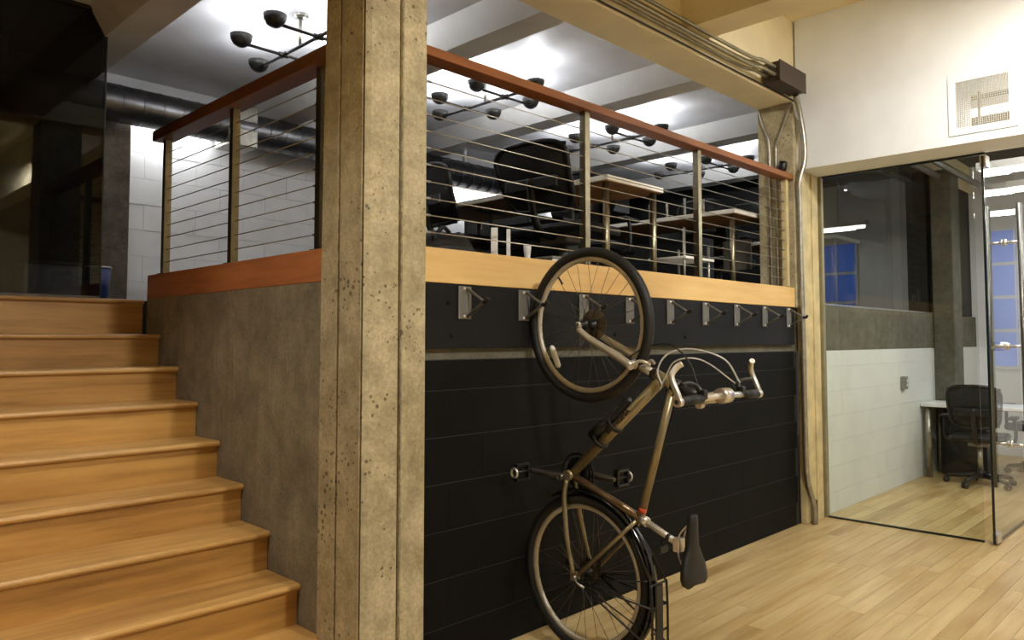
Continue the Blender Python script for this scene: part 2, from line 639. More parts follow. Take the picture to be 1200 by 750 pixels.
tag(MB().bbox(5.55, 5.90, 2.462, 2.75, 1.613, 3.178, 0.006).build('concrete_column', 'col'),
    'concrete column with thin conduits at the end of the handrail', 'column')
tag(MB().bbox(8.88, 9.18, 2.255, 2.46, 0.0, 3.178, 0.012).build('concrete_column', 'band'),
    'grey concrete column inside the meeting room behind the desk', 'column')
tag(MB().bbox(1.83, 2.02, 6.02, 6.12, ZU, 3.1, 0.006).build('concrete_column', 'pillar'),
    'scarred concrete pillar against the white block wall', 'column')

# ------------------------------------------------------------------ main beam and hall ceiling
tag(MB().bbox(-4.5, 10.6, 2.475, 2.757, 3.18, 3.9, 0.008).build('ceiling_beam', 'cream'),
    'long cream painted concrete beam above the handrail', 'beam')
ch = struct(MB().box(-4.5, 10.8, -4.5, 2.475, 3.82, 3.95).build('ceiling', 'cream'))
for x in (-2.4, -0.8, 0.8, 2.42, 4.02):
    MB().prism([(x, 3.29), (x + 0.24, 3.29), (x + 0.30, 3.82), (x - 0.05, 3.82)], 'y', -4.5, 2.474).build('joist', 'cream', ch)
# pendant lamps of the hall
for (lc, pw, wh) in HALL_LAMPS:
    t = thing('pendant_lamp', 'dark domed pendant lamp hanging ' + wh, 'lamp', lc)
    MB().lathe([(0.02, 0.18), (0.10, 0.165), (0.17, 0.10), (0.20, 0.0), (0.194, 0.0), (0.165, 0.095), (0.095, 0.158), (0.02, 0.172)], lc, (0, 0, 1), 28).build('shade', 'lampwhite', t)
    MB().cyl((lc[0], lc[1], lc[2] + 0.17), (lc[0], lc[1], 3.82), 0.006, 8).build('cord', 'rubber', t)
    MB().lathe([(0.0, 0.09), (0.02, 0.09), (0.03, 0.13), (0.02, 0.172), (0.0, 0.172)], lc, (0, 0, 1), 14).build('socket', 'black_plastic', t)
# hall walls behind the camera
struct(MB().box(-4.7, -4.5, -4.5, 6.4, 0, 3.9).build('wall_hall_left', 'unlit_tone'))
struct(MB().box(-4.5, 5.60, -4.7, -4.5, 0, 3.9).build('wall_hall_back', 'cream'))

# ------------------------------------------------------------------ plaster wall above the glass front
_w = MB().box(XH, 5.98, -4.5, 1.075, 2.662, 3.82).box(XH, 5.98, 1.375, 2.461, 2.662, 3.82)
_w.box(XH, 5.98, 1.075, 1.375, 2.662, 2.765).box(XH, 5.98, 1.075, 1.375, 3.075, 3.82)
struct(_w.build('wall_right', 'white_wall'))
struct(MB().box(XH, 5.98, -4.5, -0.6, 0, 2.66).build('wall_right_lower', 'white_wall'))
tj = struct(MB().bbox(5.62, 5.935, 2.446, 2.493, 0, 2.66, 0.004).build('trim_1', 'jamb'))
MB().bbox(5.80, 5.825, 2.436, 2.447, 0, 2.66, 0.002).build('batten', 'jamb', tj)
MB().bbox(5.70, 5.78, 2.43, 2.446, 0, 0.16, 0.002).build('base_block', 'box_brown', tj)

vt = thing('wall_vent', 'square perforated metal return-air vent on the white wall', 'vent', (XH, 1.23, 2.74))
v0, v1, z0, z1 = 1.075, 1.375, 2.765, 3.075
fm = MB()
for (a, b, c, d) in ((v0 - 0.045, v1 + 0.045, z0 - 0.045, z0), (v0 - 0.045, v1 + 0.045, z1, z1 + 0.045), (v0 - 0.045, v0, z0, z1), (v1, v1 + 0.045, z0, z1)):
    fm.box(XH - 0.008, XH, a, b, c, d)
fm.build('frame', 'white_wall', vt)
NG = 24
for i in range(NG + 1):
    yy = v0 + i * (v1 - v0) / NG
    MB().box(XH - 0.006, XH - 0.003, yy - 0.0022, yy + 0.0022, z0, z1).build('grille_bar', 'galvlight', vt)
    zz = z0 + i * (z1 - z0) / NG
    MB().box(XH - 0.0058, XH - 0.0032, v0, v1, zz - 0.0022, zz + 0.0022).build('grille_bar', 'galvlight', vt)
MB().box(XH + 0.30, XH + 0.31, v1 - 0.075, v1 - 0.055, z0, z1).build('rear_mullion', 'grey_plastic', vt)

# ------------------------------------------------------------------ handrails with cables
def rail_thing(label, loc):
    return thing('cable_railing', label, 'railing', loc)


ra = rail_thing('steel cable railing with wooden handrail in its lit tone on the pine fascia', (2.0, 2.51, ZU))
MB().bbox(1.976, 5.548, Y0, 2.562, 2.58, 2.622, 0.004).build('handrail', 'rail_lit', ra)
for x in (1.997, 3.105, 4.235, 5.49):
    p = MB().bbox(x - 0.02, x + 0.02, 2.492, 2.532, 1.762, 2.58, 0.002).build('post', 'steel' if x < 5.4 else 'jamb', ra)
    MB().bbox(x - 0.035, x + 0.035, 2.475, 2.55, 1.762, 1.768, 0.001).build('base_plate', 'dark_steel', p)
ZC = [1.832 + 0.0725 * k for k in range(10)]
for z in ZC:
    c = MB().cyl((1.997, 2.512, z), (5.49, 2.512, z), 0.0028, 6).build('cable', 'cable', ra)
    f2 = MB()
    f2.cyl((2.018, 2.512, z), (2.055, 2.512, z), 0.0055, 8)
    f2.cyl((5.43, 2.512, z), (5.47, 2.512, z), 0.0055, 8)
    f2.build('fitting', 'cable', c)

rb = rail_thing('steel cable railing with wooden handrail in its shaded tone beside the stairs', (1.75, 2.9, ZU))
MB().bbox(X0 - 0.005, 1.80, 2.735, 4.70, 2.562, 2.624, 0.004).build('handrail', 'rail_shaded', rb)
for y in (2.885, 3.722, 4.60):
    p = MB().bbox(1.73, 1.77, y - 0.02, y + 0.02, 1.757, 2.562, 0.002).build('post', 'steel', rb)
    MB().bbox(1.715, 1.79, y - 0.035, y + 0.035, 1.757, 1.763, 0.001).build('base_plate', 'dark_steel', p)
for z in ZC:
    c = MB().cyl((1.75, 2.86, z), (1.75, 4.60, z), 0.0028, 6).build('cable', 'cable', rb)
    f2 = MB()
    f2.cyl((1.75, 2.835, z), (1.75, 2.866, z), 0.0055, 8)
    f2.cyl((1.75, 2.905, z), (1.75, 2.945, z), 0.0055, 8)
    f2.build('fitting', 'cable', c)

# ------------------------------------------------------------------ office ceiling with joists
co = struct(MB().box(-4.5, 8.6, 2.757, 6.04, 3.36, 3.5).build('ceiling_office', 'ceil'))
for xr in BAYS:
    MB().prism([(xr - 0.20, 3.2), (xr, 3.2), (xr + 0.07, 3.36), (xr - 0.29, 3.36)], 'y', 2.758, 6.04).build('joist', 'joist', co)
tag(MB().bbox(-4.5, 8.6, 6.04, 6.3, 3.08, 3.5, 0.006).build('ceiling_beam', 'ceil'),
    'grey painted cross beam above the white block wall', 'beam')

# ------------------------------------------------------------------ back walls of the raised floor
wk = struct(MB().box(1.90, 7.60, 6.106, 6.28, ZU, 3.1).build('wall_back', 'white_joint'))
r = 0
z = ZU
while z < 3.08:
    x = 1.95 - (0.2 if r % 2 else 0)
    while x < 7.60:
        a, b = max(x, 2.0), min(x + 0.4, 7.60)
        if b - a > 0.05:
            MB().bbox(a + 0.0003, b - 0.0003, 6.10 + random.uniform(-0.0015, 0.0015), 6.12, z + 0.0015, min(z + 0.1985, 3.08), 0.0015).build('block', 'white_block', wk)
        x += 0.4
    z += 0.2
    r += 1
struct(MB().box(7.60, 8.6, 6.08, 6.28, ZU, 3.2).build('wall_back_dark', 'dark_wall'))
struct(MB().box(8.42, 8.6, 2.76, 6.08, ZU, 3.36).build('wall_far', 'dark_wall'))
struct(MB().box(-4.5, 1.90, 6.12, 6.28, ZU, 3.36).build('wall_landing', 'unlit_tone'))
struct(MB().box(8.43, 10.6, 2.50, 2.62, 1.66, 3.18).build('wall_room_upper', 'dark_wall'))

# ------------------------------------------------------------------ glass partition at the stair head
w3 = struct(MB().box(0.62, 1.49, 4.895, 4.907, 1.63, 3.355).build('window_3', 'dark_glass'))
MB().box(1.486, 1.4935, 4.892, 4.910, 1.63, 3.355).build('edge_strip', 'edge', w3)
w4 = struct(MB().box(-1.3, 0.61, 4.895, 4.907, 1.63, 3.355).build('window_4', 'dark_glass'))
MB().box(-1.3, 1.49, 4.885, 4.917, 3.335, 3.36).build('head_track', 'dark_steel', w3)
MB().box(-1.3, 1.49, 4.89, 4.912, ZU, 1.63).build('floor_track', 'dark_steel', w3)

# ------------------------------------------------------------------ meeting room shell
wm = struct(MB().box(5.97, 10.6, 2.468, 2.60, 0, 1.2855).build('wall_room', 'white_joint'))
for r in range(len(zs) - 1):
    x = 5.98 - (0.2 if r % 2 else 0.0)
    while x < 10.58:
        a, b = max(x, 5.98), min(x + 0.4, 10.58)
        if b - a > 0.04:
            MB().bbox(a + 0.0002, b - 0.0002, 2.46 + random.uniform(-0.0004, 0.0004), 2.48, zs[r] + 0.0006, zs[r + 1] - 0.0006, 0.0008).build('block', 'room_block', wm)
        x += 0.4
struct(MB().box(5.97, 10.6, 2.462, 2.50, 1.287, 1.645).build('wall_band', 'band'))
w2 = struct(MB().box(5.99, 8.88, 2.478, 2.488, 1.66, 3.178).build('window_2', 'grey_glass'))
MB().bbox(5.98, 8.88, 2.458, 2.498, 1.645, 1.662, 0.002).build('window_sill', 'galv', w2)
struct(MB().box(10.6, 10.8, -4.5, 2.62, 0, 3.9).build('wall_room_far', 'white_wall'))
struct(MB().box(5.98, 10.6, -2.2, -2.0, 0, 3.6).build('wall_room_side', 'white_wall'))
struct(MB().box(5.98, 10.6, -2.0, 2.474, 3.50, 3.6).build('ceiling_room', 'band'))

# fixed glass panel and frame
w1 = struct(MB().box(XG - 0.006, XG + 0.006, 1.375, 2.425, 0.012, 2.655).build('window_1', 'glass'))
MB().bbox(XG - 0.02, XG + 0.02, 2.425, 2.462, 0.0, 2.66, 0.003).build('side_channel', 'jamb2', w1)
MB().box(XG - 0.012, XG + 0.012, 1.375, 2.425, 0, 0.012).build('floor_channel', 'edge', w1)
MB().box(XG - 0.012, XG + 0.012, 1.30, 2.425, 2.648, 2.661).build('head_channel', 'edge', w1)

# open glass door with pull bars on both faces
dr = thing('glass_door', 'open frameless glass door with long steel pull bars', 'door', (5.92, 1.306, 0))
pane = MB().box(5.925, 6.83, 1.300, 1.312, 0.015, 2.63).build('pane', 'glass', dr)
MB().box(5.915, 5.9255, 1.2985, 1.3135, 0.015, 2.63).build('pane_edge', 'edge', dr)
MB().box(5.925, 6.83, 1.2995, 1.3125, 0.006, 0.016).build('bottom_seal', 'edge', dr)
MB().bbox(5.93, 6.03, 1.286, 1.326, 2.56, 2.64, 0.004).build('top_patch_fitting', 'chrome', dr)
MB().bbox(5.93, 6.03, 1.286, 1.326, 0.012, 0.075, 0.004).build('bottom_patch_fitting', 'chrome', dr)
for s in (-1, 1):
    yb_ = 1.306 + s * 0.105
    h = MB().tube([(6.45, yb_, 0.30), (6.45, yb_, 2.36)], 0.017, 14).build('pull_bar', 'pullsteel', dr)
    for zz in (0.62, 1.325, 2.08):
        if zz == 1.325 and s == 1:
            pass
        MB().cyl((6.45, yb_, zz), (6.45, 1.306 + s * 0.006, zz), 0.010, 10).lathe([(0.0, 0.0), (0.026, 0.0), (0.026, 0.012), (0.012, 0.016)], (6.45, 1.306 + s * 0.006, zz), (0, s, 0), 14).build('standoff', 'chrome', h)
MB().lathe([(0.0, -0.05), (0.03, -0.05), (0.034, 0.0), (0.03, 0.05), (0.0, 0.05)], (6.45, 1.35, 1.325), (0, 1, 0), 16).build('lock_cylinder', 'chrome', dr)

# ------------------------------------------------------------------ meeting room contents
def tube_fixture(x, ty, tz, label):
    t = thing('ceiling_tube_light', label, 'lamp', (x, ty, tz), 0, 'meeting room tube lights')
    MB().bbox(x - 0.07, x + 0.07, ty - 0.95, ty + 0.95, tz + 0.015, tz + 0.075, 0.006).build('housing', 'white_plastic', t)
    MB().tube([(x, ty - 0.92, tz), (x, ty + 0.92, tz)], 0.026, 10).build('tube', 'tube', t)
    for yy in (ty - 0.6, ty + 0.6):
        MB().cyl((x, yy, tz + 0.075), (x, yy, 3.50), 0.004, 6).build('hanger', 'cable', t)


for (x, ty, tz), lab in zip(TUBES, ('high fluorescent tube light seen through the perforated wall vent',
                                    'suspended fluorescent tube light between the glass front and the meeting room desk',
                                    'suspended fluorescent tube light over the near edge of the meeting room desk',
                                    'suspended fluorescent tube light by the far window of the meeting room')):
    tube_fixture(x, ty, tz, lab)
wf = struct(MB().bbox(10.575, 10.60, 0.02, 1.12, 1.02, 2.72, 0.003).build('window_5', 'white_plastic'))
for i in range(4):
    for (c, d) in ((1.06, 1.46), (1.50, 1.86), (1.90, 2.26), (2.30, 2.68)):
        MB().box(10.57, 10.574, 0.05 + i * 0.265, 0.05 + i * 0.265 + 0.245, c, d).build('pane', 'bluepane', wf)


def wall_plate():
    t = thing('wall_socket', 'small grey metal socket box on the white block wall', 'socket', (7.85, 2.459, 0.96))
    MB().bbox(7.80, 7.90, 2.42, 2.459, 0.90, 1.02, 0.004).build('box', 'grey_plastic', t)
    MB().bbox(7.815, 7.885, 2.414, 2.42, 0.915, 1.005, 0.002).build('cover', 'galv', t)
    for zz in (0.94, 0.98):
        MB().bbox(7.835, 7.865, 2.411, 2.414, zz - 0.012, zz + 0.012, 0.001).build('outlet', 'white_plastic', t)


wall_plate()


def desk(label, x0, x1, y0, y1, zf, h=0.75, legs='steel', top='white_top', r=0.022, group=None):
    t = thing('desk', label, 'desk', ((x0 + x1) / 2, (y0 + y1) / 2, zf), 0, group)
    zt = zf + h
    tp = MB().bbox(x0, x1, y0, y1, zt - 0.032, zt, 0.003).build('tabletop', top, t)
    MB().box(x0 + 0.01, x1 - 0.01, y0 + 0.01, y1 - 0.01, zt - 0.036, zt - 0.0325).build('underside', 'underwood', tp)
    for lx in (x0 + 0.05, x1 - 0.05):
        for ly in (y0 + 0.05, y1 - 0.05):
            MB().tube([(lx, ly, zf), (lx, ly, zt - 0.036)], r, 12).build('leg', legs, t)
    bars = MB()
    return t


desk('white desk with grey steel legs in the meeting room', 8.36, 8.86, 0.4, 2.45, 0.0, 0.735, 'galv', 'white_plastic', 0.03)


def office_chair(label, loc, rz, group=None, tilt=0.0, arms=True):
    """mesh task chair, sitter looks along local +x"""
    t = thing('office_chair', label, 'chair', loc, rz, group)
    B = lambda mb, nm, mt, par=t: mb.build(nm, mt, par, False)
    base = MB()
    for k in range(5):
        a = 2 * PI * k / 5 + 0.3
        base.tube([(0, 0, 0.11), (0.30 * math.cos(a), 0.30 * math.sin(a), 0.075)], [0.028, 0.018], 8)
    base.lathe([(0.0, 0.08), (0.045, 0.08), (0.04, 0.14), (0.03, 0.15)], (0, 0, 0), (0, 0, 1), 14)
    bo = B(base, 'base', 'black_plastic')
    for k in range(5):
        a = 2 * PI * k / 5 + 0.3
        cx, cy = 0.31 * math.cos(a), 0.31 * math.sin(a)
        w = MB()
        for s in (-0.016, 0.016):
            dx, dy = -math.sin(a) * s, math.cos(a) * s
            w.lathe([(0.0, -0.009), (0.028, -0.009), (0.03, 0.0), (0.028, 0.009), (0.0, 0.009)], (cx + dx, cy + dy, 0.031), (-math.sin(a), math.cos(a), 0), 14)
        w.cyl((cx, cy, 0.03), (cx, cy, 0.08), 0.008, 8)
        w.build('caster', 'rubber', bo, False)
    B(MB().cyl((0, 0, 0.12), (0, 0, 0.42), 0.024, 14), 'gas_column', 'galv')
    B(MB().bbox(-0.12, 0.12, -0.09, 0.09, 0.40, 0.445, 0.01), 'mechanism', 'grey_plastic')
    seat = MB()
    seat.bbox(-0.22, 0.26, -0.25, 0.25, 0.445, 0.52, 0.03)
    B(seat, 'seat', 'black_plastic')
    # backrest: curved rounded frame with mesh
    def bp(u, v):      # u -1..1 across, v 0..1 up
        hw = 0.205 + 0.035 * v
        yv = u * hw
        zv = 0.60 + 0.42 * v - 0.015 * u * u * v
        xv = -0.25 - 0.10 * v - 0.05 * math.sin(v * 2.6) + 0.045 * u * u - tilt * v
        return Vector((xv, yv, zv))
    loop = []
    N = 40
    for i in range(N):
        a = 2 * PI * i / N
        ca, sa = math.cos(a), math.sin(a)
        e = 0.42
        u = math.copysign(abs(ca) ** e, ca)
        v = 0.5 + 0.5 * math.copysign(abs(sa) ** e, sa)
        loop.append(bp(u, v))
    bf = B(MB().tube(loop, 0.017, 8, closed=True), 'backrest_frame', 'black_plastic')
    ms = MB()
    nu, nv = 10, 10
    vs_ = []
    for j in range(nv + 1):
        for i in range(nu + 1):
            v = j / nv
            u = -1 + 2 * i / nu
            sq = 0.97
            vs_.append(bp(u * sq, 0.02 + v * 0.96))
    fs_ = [(j * (nu + 1) + i, j * (nu + 1) + i + 1, (j + 1) * (nu + 1) + i + 1, (j + 1) * (nu + 1) + i) for j in range(nv) for i in range(nu)]
    vs2 = [p + Vector((0.006, 0, 0)) for p in vs_]
    ms.add(vs_, fs_, True)
    ms.add(vs2, fs_, True)
    B(ms, 'backrest_mesh', 'meshfab')
    B(MB().tube(spline([(-0.10, 0, 0.43), (-0.27, 0, 0.47), (-0.345, 0, 0.62), (-0.37, 0, 0.80)]), 0.022, 8), 'back_support', 'black_plastic')
    B(MB().bbox(-0.375, -0.345, -0.17, 0.17, 0.72, 0.80, 0.01), 'lumbar_pad', 'black_plastic')
    for s in (-1, 1) if arms else ():
        ar = MB().tube(spline([(0.0, s * 0.20, 0.43), (0.0, s * 0.30, 0.46), (0.0, s * 0.31, 0.60), (0.0, s * 0.30, 0.68)]), 0.016, 8)
        a_ = B(ar, 'armrest', 'black_plastic')
        MB().bbox(-0.11, 0.14, s * 0.295 - 0.04, s * 0.295 + 0.04, 0.68, 0.705, 0.008).build('arm_pad', 'black_plastic', a_, False)
    return t


desk_chair = office_chair('black mesh office chair turned to the meeting room desk, back to the glass', (8.27, 1.92, 0.0), 0.1)
desk_chair.scale = (0.93, 0.93, 0.93)
office_chair('black mesh office chair on the far side of the meeting room desk', (9.35, 1.62, 0.0), PI - 0.15)

# ------------------------------------------------------------------ hooks on the black board
HX = [2.215, 2.590, 3.035, 3.435, 3.84, 4.24, 4.64, 5.04, 5.42]


def bike_hook(x):
    t = thing('bike_hook', 'first steel triangular bike hook counting from the tall rough column', 'hook', (x, 2.468, 1.53), 0, 'bike hooks on the black board')
    yb_ = 2.4675
    MB().bbox(x - 0.04, x + 0.036, yb_ - 0.006, yb_, 1.462, 1.606, 0.004).build('plate', 'hookmetal', t)
    fr_ = MB()
    tip = (x + 0.015, yb_ - 0.105, 1.535)
    for za in (1.594, 1.474):
        fr_.tube([(x + 0.012, yb_ - 0.006, za), (tip[0], tip[1] + 0.012, tip[2] + (0.008 if za > 1.53 else -0.008)), tip], 0.0075, 8)
    fr_.build('arm', 'hookmetal', t)
    MB().tube(spline([tip, (x + 0.015, yb_ - 0.125, 1.535), (x + 0.015, yb_ - 0.135, 1.55)], 4), 0.010, 8).build('rubber_tip', 'rubber', t)
    for za in (1.594, 1.474):
        MB().lathe([(0.0, 0.005), (0.006, 0.0045), (0.008, 0.0)], (x - 0.006, yb_ - 0.006, za), (0, -1, 0), 10).build('screw', 'chrome', t)
    return t


M['hookmetal'] = plain('hook_steel', (112, 110, 104), 0.45, 0.35, 0.08)
hk = None
ORD = ['first', 'second', 'third', 'fourth', 'fifth', 'sixth', 'seventh', 'eighth', 'ninth']
for i, x in enumerate(HX):
    if hk is None:
        hk = bike_hook(x)
    else:
        c = copy_tree(hk)
        c.location.x = x
        c['label'] = ORD[i] + ' steel triangular bike hook counting from the tall rough column'
# the second hook carries the front wheel

# ------------------------------------------------------------------ the bicycle
XB = 2.64
bk = thing('bicycle', 'champagne coloured bicycle hung upright by its front wheel against the black wall', 'bicycle', (XB, 2.15, 0))


def B3(y, z, dx=0.0):
    return Vector((XB + dx, y, z))


def wheel(name, cy, cz, nsp=28, phase=0.0):
    R = 0.345
    rim = MB()
    # rim: hollow section ring
    rim.torus((XB, cy, cz), (1, 0, 0), R - 0.052, 0.013, 64, 8, 0.012)
    w = rim.build(name, 'rim', bk)
    MB().torus((XB, cy, cz), (1, 0, 0), R - 0.0225, 0.0225, 64, 12, 0.0225).build('tyre', 'rubber', w)
    hub = MB().lathe([(0.0, -0.055), (0.012, -0.055), (0.012, -0.036), (0.024, -0.034), (0.024, -0.029), (0.014, -0.026), (0.014, 0.026), (0.024, 0.029), (0.024, 0.034), (0.012, 0.036), (0.012, 0.055), (0.0, 0.055)], (XB, cy, cz), (1, 0, 0), 16)
    hub.build('hub', 'black_plastic', w)
    for i in range(nsp):
        a = 2 * PI * i / nsp + phase
        s = 1 if i % 2 else -1
        b = a + (0.55 if (i // 2) % 2 else -0.55)
        p0 = (XB + s * 0.031, cy + 0.022 * math.cos(b), cz + 0.022 * math.sin(b))
        p1 = (XB, cy + (R - 0.062) * math.cos(a), cz + (R - 0.062) * math.sin(a))
        MB().tube([p0, p1], 0.0012, 5).build('spoke', 'spoke', w)
    # valve
    a = 0.9 + phase
    MB().tube([(XB, cy + (R - 0.065) * math.cos(a), cz + (R - 0.065) * math.sin(a)), (XB, cy + (R - 0.105) * math.cos(a), cz + (R - 0.105) * math.sin(a))], 0.0045, 8).build('valve', 'rubber', w)
    return w


M['rim'] = plain('alloy_rim', (186, 178, 164), 0.42, 0.35, 0.06)
M['spoke'] = plain('spoke_steel', (96, 88, 76), 0.4, 0.8, 0.05)
FH = (2.121, 1.44)
RH = (2.148, 0.347)
wf_ = wheel('front_wheel', *FH)
wr_ = wheel('rear_wheel', *RH, phase=0.2)
# reflector and brake mark on the front wheel
a = math.radians(218)
cc = B3(FH[0] + 0.235 * -math.cos(a), FH[1] + 0.235 * math.sin(a), -0.012)
tdir = Vector((0, math.sin(a), math.cos(a)))
rfl = MB()
dirr = Vector((0, 0.42, 0.9)).normalized()
rfl.tube([cc - dirr * 0.055, cc - dirr * 0.045, cc + dirr * 0.045, cc + dirr * 0.055], [0.006, 0.013, 0.013, 0.006], 8)
rfl.build('reflector', 'white_plastic', wf_)

BB = (2.222, 0.768)
SC = (1.850, 0.636)
HL = (1.775, 1.232)
HT = (1.668, 1.186)
CR = (1.895, 1.284)
SPT = (1.672, 0.566)


def tb(a, b, r, name, mat, n=12, dx0=0, dx1=0, par=bk):
    return MB().tube([B3(*a, dx0), B3(*b, dx1)], r, n).build(name, mat, par)


fr_m = MB()
fr_m.tube([B3(*BB), B3(1.745, 1.205)], [0.021, 0.024], 14)      # down tube
fr_m.build('down_tube', 'gold', bk)
tb(SC, (1.690, 1.172), 0.0165, 'top_tube', 'gold')
tb(BB, SC, 0.0165, 'seat_tube', 'seattube')
tb(HL, HT, 0.023, 'head_tube', 'gold', 14)
MB().cyl(B3(*BB, -0.036), B3(*BB, 0.036), 0.023, 16).build('bottom_bracket_shell', 'gold', bk)
for s in (-1, 1):
    MB().tube(spline([B3(BB[0] + 0.004, BB[1] - 0.02, s * 0.03), B3(BB[0] + 0.006, BB[1] - 0.10, s * 0.042), B3(2.20, 0.50, s * 0.058), B3(2.16, 0.36, s * 0.064)], 5), [0.011] * 11 + [0.009] * 5, 10).build('chainstay', 'gold', bk)
    MB().tube([B3(SC[0] + 0.01, SC[1] - 0.01, s * 0.018), B3(SC[0] + 0.07, SC[1] - 0.075, s * 0.045), B3(RH[0] - 0.015, RH[1] + 0.012, s * 0.062)], 0.0085, 10).build('seatstay', 'gold', bk)
    MB().bbox(XB + s * 0.062 - 0.003, XB + s * 0.062 + 0.003, RH[0] - 0.022, RH[0] + 0.03, RH[1] - 0.02, RH[1] + 0.025, 0.002).build('dropout', 'gold', bk)
# headset
MB().lathe([(0.0, -0.012), (0.026, -0.012), (0.027, 0.0), (0.024, 0.010), (0.0, 0.010)], B3(*HL), (0, HL[0] - HT[0], HL[1] - HT[1]), 16).build('lower_headset', 'black_plastic', bk)
MB().lathe([(0.0, -0.02), (0.026, -0.02), (0.027, 0.0), (0.024, 0.014), (0.0, 0.014)], B3(*HT), (0, HT[0] - HL[0], HT[1] - HL[1]), 16).build('upper_headset', 'black_plastic', bk)
# fork
fk = MB()
fk.tube([B3(*HL), B3(1.87, 1.274)], 0.019, 12)
fk.tube([B3(1.862, 1.270, -0.062), B3(1.86, 1.27, 0.0), B3(1.862, 1.270, 0.062)], [0.017, 0.022, 0.017], 10)
fork = fk.build('fork_crown', 'silver', bk)
for s in (-1, 1):
    lg = MB()
    lg.tube(spline([B3(1.845, 1.262, s * 0.058), B3(1.95, 1.318, s * 0.058), B3(2.06, 1.372, s * 0.058), B3(2.125, 1.415, s * 0.057), B3(FH[0], FH[1], s * 0.056)], 5), [0.0175] * 6 + [0.016] * 5 + [0.0145] * 5 + [0.011] * 5, 12)
    lg.build('fork_leg', 'silver', fork)
MB().cyl(B3(*FH, -0.075), B3(*FH, 0.07), 0.006, 8).lathe([(0, 0), (0.012, 0), (0.012, 0.012), (0, 0.012)], B3(*FH, -0.075), (1, 0, 0), 10).build('axle', 'chrome', fork)
# disc-like brake parts by the front hub
MB().lathe([(0.018, -0.002), (0.07, -0.002), (0.07, 0.0), (0.018, 0.0)], B3(*FH, 0.042), (1, 0, 0), 28).build('brake_disc', 'spoke', fork)
# cantilever brake at crown
for s in (-1, 1):
    MB().tube(spline([B3(1.86, 1.26, s * 0.045), B3(1.82, 1.285, s * 0.04), B3(1.79, 1.275, s * 0.02)], 4), 0.007, 8).build('brake_arm', 'chrome', fork)
# stem, handlebar, bar ends, grips, levers
BAR = (1.462, 1.160)
stm = MB()
stm.tube([B3(HT[0] - 0.01, HT[1] - 0.004), B3(1.615, 1.163), B3(1.575, 1.158)], [0.02, 0.021, 0.018], 12)
stm.build('stem_riser', 'black_plastic', bk)
st2 = MB()
st2.tube([B3(1.575, 1.138), B3(1.53, 1.146), B3(BAR[0], BAR[1])], [0.024, 0.021, 0.024], 12)
st2.cyl(B3(BAR[0], BAR[1], -0.032), B3(BAR[0], BAR[1], 0.032), 0.029, 14)
st2.cyl(B3(1.565, 1.118, -0.014), B3(1.565, 1.118, 0.014), 0.014, 10)
stem = st2.build('stem', 'chrome', bk)
bar = MB().tube([B3(BAR[0] + 0.012, BAR[1] - 0.008, -0.30), B3(BAR[0], BAR[1], -0.06), B3(BAR[0], BAR[1], 0.06), B3(BAR[0] + 0.012, BAR[1] - 0.008, 0.30)], 0.0125, 12).build('handlebar', 'chrome', bk)
for s in (-1, 1):
    ex = s * 0.30
    g = MB()
    g.tube([B3(BAR[0] + 0.011, BAR[1] - 0.007, ex - s * 0.015), B3(BAR[0] + 0.006, BAR[1] - 0.004, ex - s * 0.145)], 0.0175, 12)
    g.build('grip', 'rubber', bar)
    be = MB()
    e0 = B3(BAR[0] + 0.012, BAR[1] - 0.008, ex)
    be.tube(spline([e0 + Vector((0, -0.006, -0.012)), e0 + Vector((0, 0.0, 0.02)), e0 + Vector((0, 0.028, 0.085)), e0 + Vector((-s * 0.02, 0.02, 0.12)), e0 + Vector((-s * 0.035, 0.005, 0.135))], 5), 0.0115, 12)
    be.cyl(e0 + Vector((-s * 0.012, 0, 0)), e0 + Vector((s * 0.012, 0, 0)), 0.018, 14)
    beo = be.build('bar_end', 'chrome', bar)
    MB().cyl(e0 + Vector((s * 0.0121, 0, 0)), e0 + Vector((s * 0.0135, 0, 0)), 0.0085, 12).build('end_hole', 'rubber', beo)
    lv = MB()
    l0 = B3(BAR[0] + 0.005, BAR[1] + 0.005, s * 0.145)
    lv.tube(spline([l0, l0 + Vector((s * 0.01, 0.02, 0.035)), l0 + Vector((s * 0.06, 0.02, 0.05)), l0 + Vector((s * 0.12, 0.015, 0.048))], 4), [0.010] * 5 + [0.007] * 8, 8)
    lv.bbox(l0.x - 0.015, l0.x + 0.015, l0.y - 0.014, l0.y + 0.016, l0.z - 0.014, l0.z + 0.024, 0.006)
    lv.build('brake_lever', 'black_plastic', bar)
# cables
def cable(pts, r, mat, nm='brake_cable'):
    return MB().tube(spline(pts, 8), r, 7).build(nm, mat, bk)


cable([B3(1.48, 1.20, 0.16), B3(1.52, 1.295, 0.11), B3(1.63, 1.335, 0.05), B3(1.71, 1.315, 0.0), B3(1.74, 1.25, -0.03), B3(1.72, 1.19, -0.03)], 0.0038, 'cablewhite')
cable([B3(1.48, 1.19, -0.15), B3(1.54, 1.29, -0.12), B3(1.66, 1.35, -0.05), B3(1.78, 1.35, 0.0), B3(1.87, 1.305, -0.03), B3(1.90, 1.24, -0.05)], 0.003, 'rubber')
cable([B3(1.49, 1.195, 0.15), B3(1.555, 1.275, 0.06), B3(1.60, 1.30, 0.0), B3(1.66, 1.285, -0.03), B3(1.70, 1.23, -0.03), B3(1.735, 1.17, -0.025)], 0.003, 'cablewhite')
cable([B3(1.735, 1.17, 0.025), B3(1.70, 1.10, 0.028), B3(1.78, 0.85, 0.02), B3(1.845, 0.66, 0.02)], 0.0025, 'rubber')
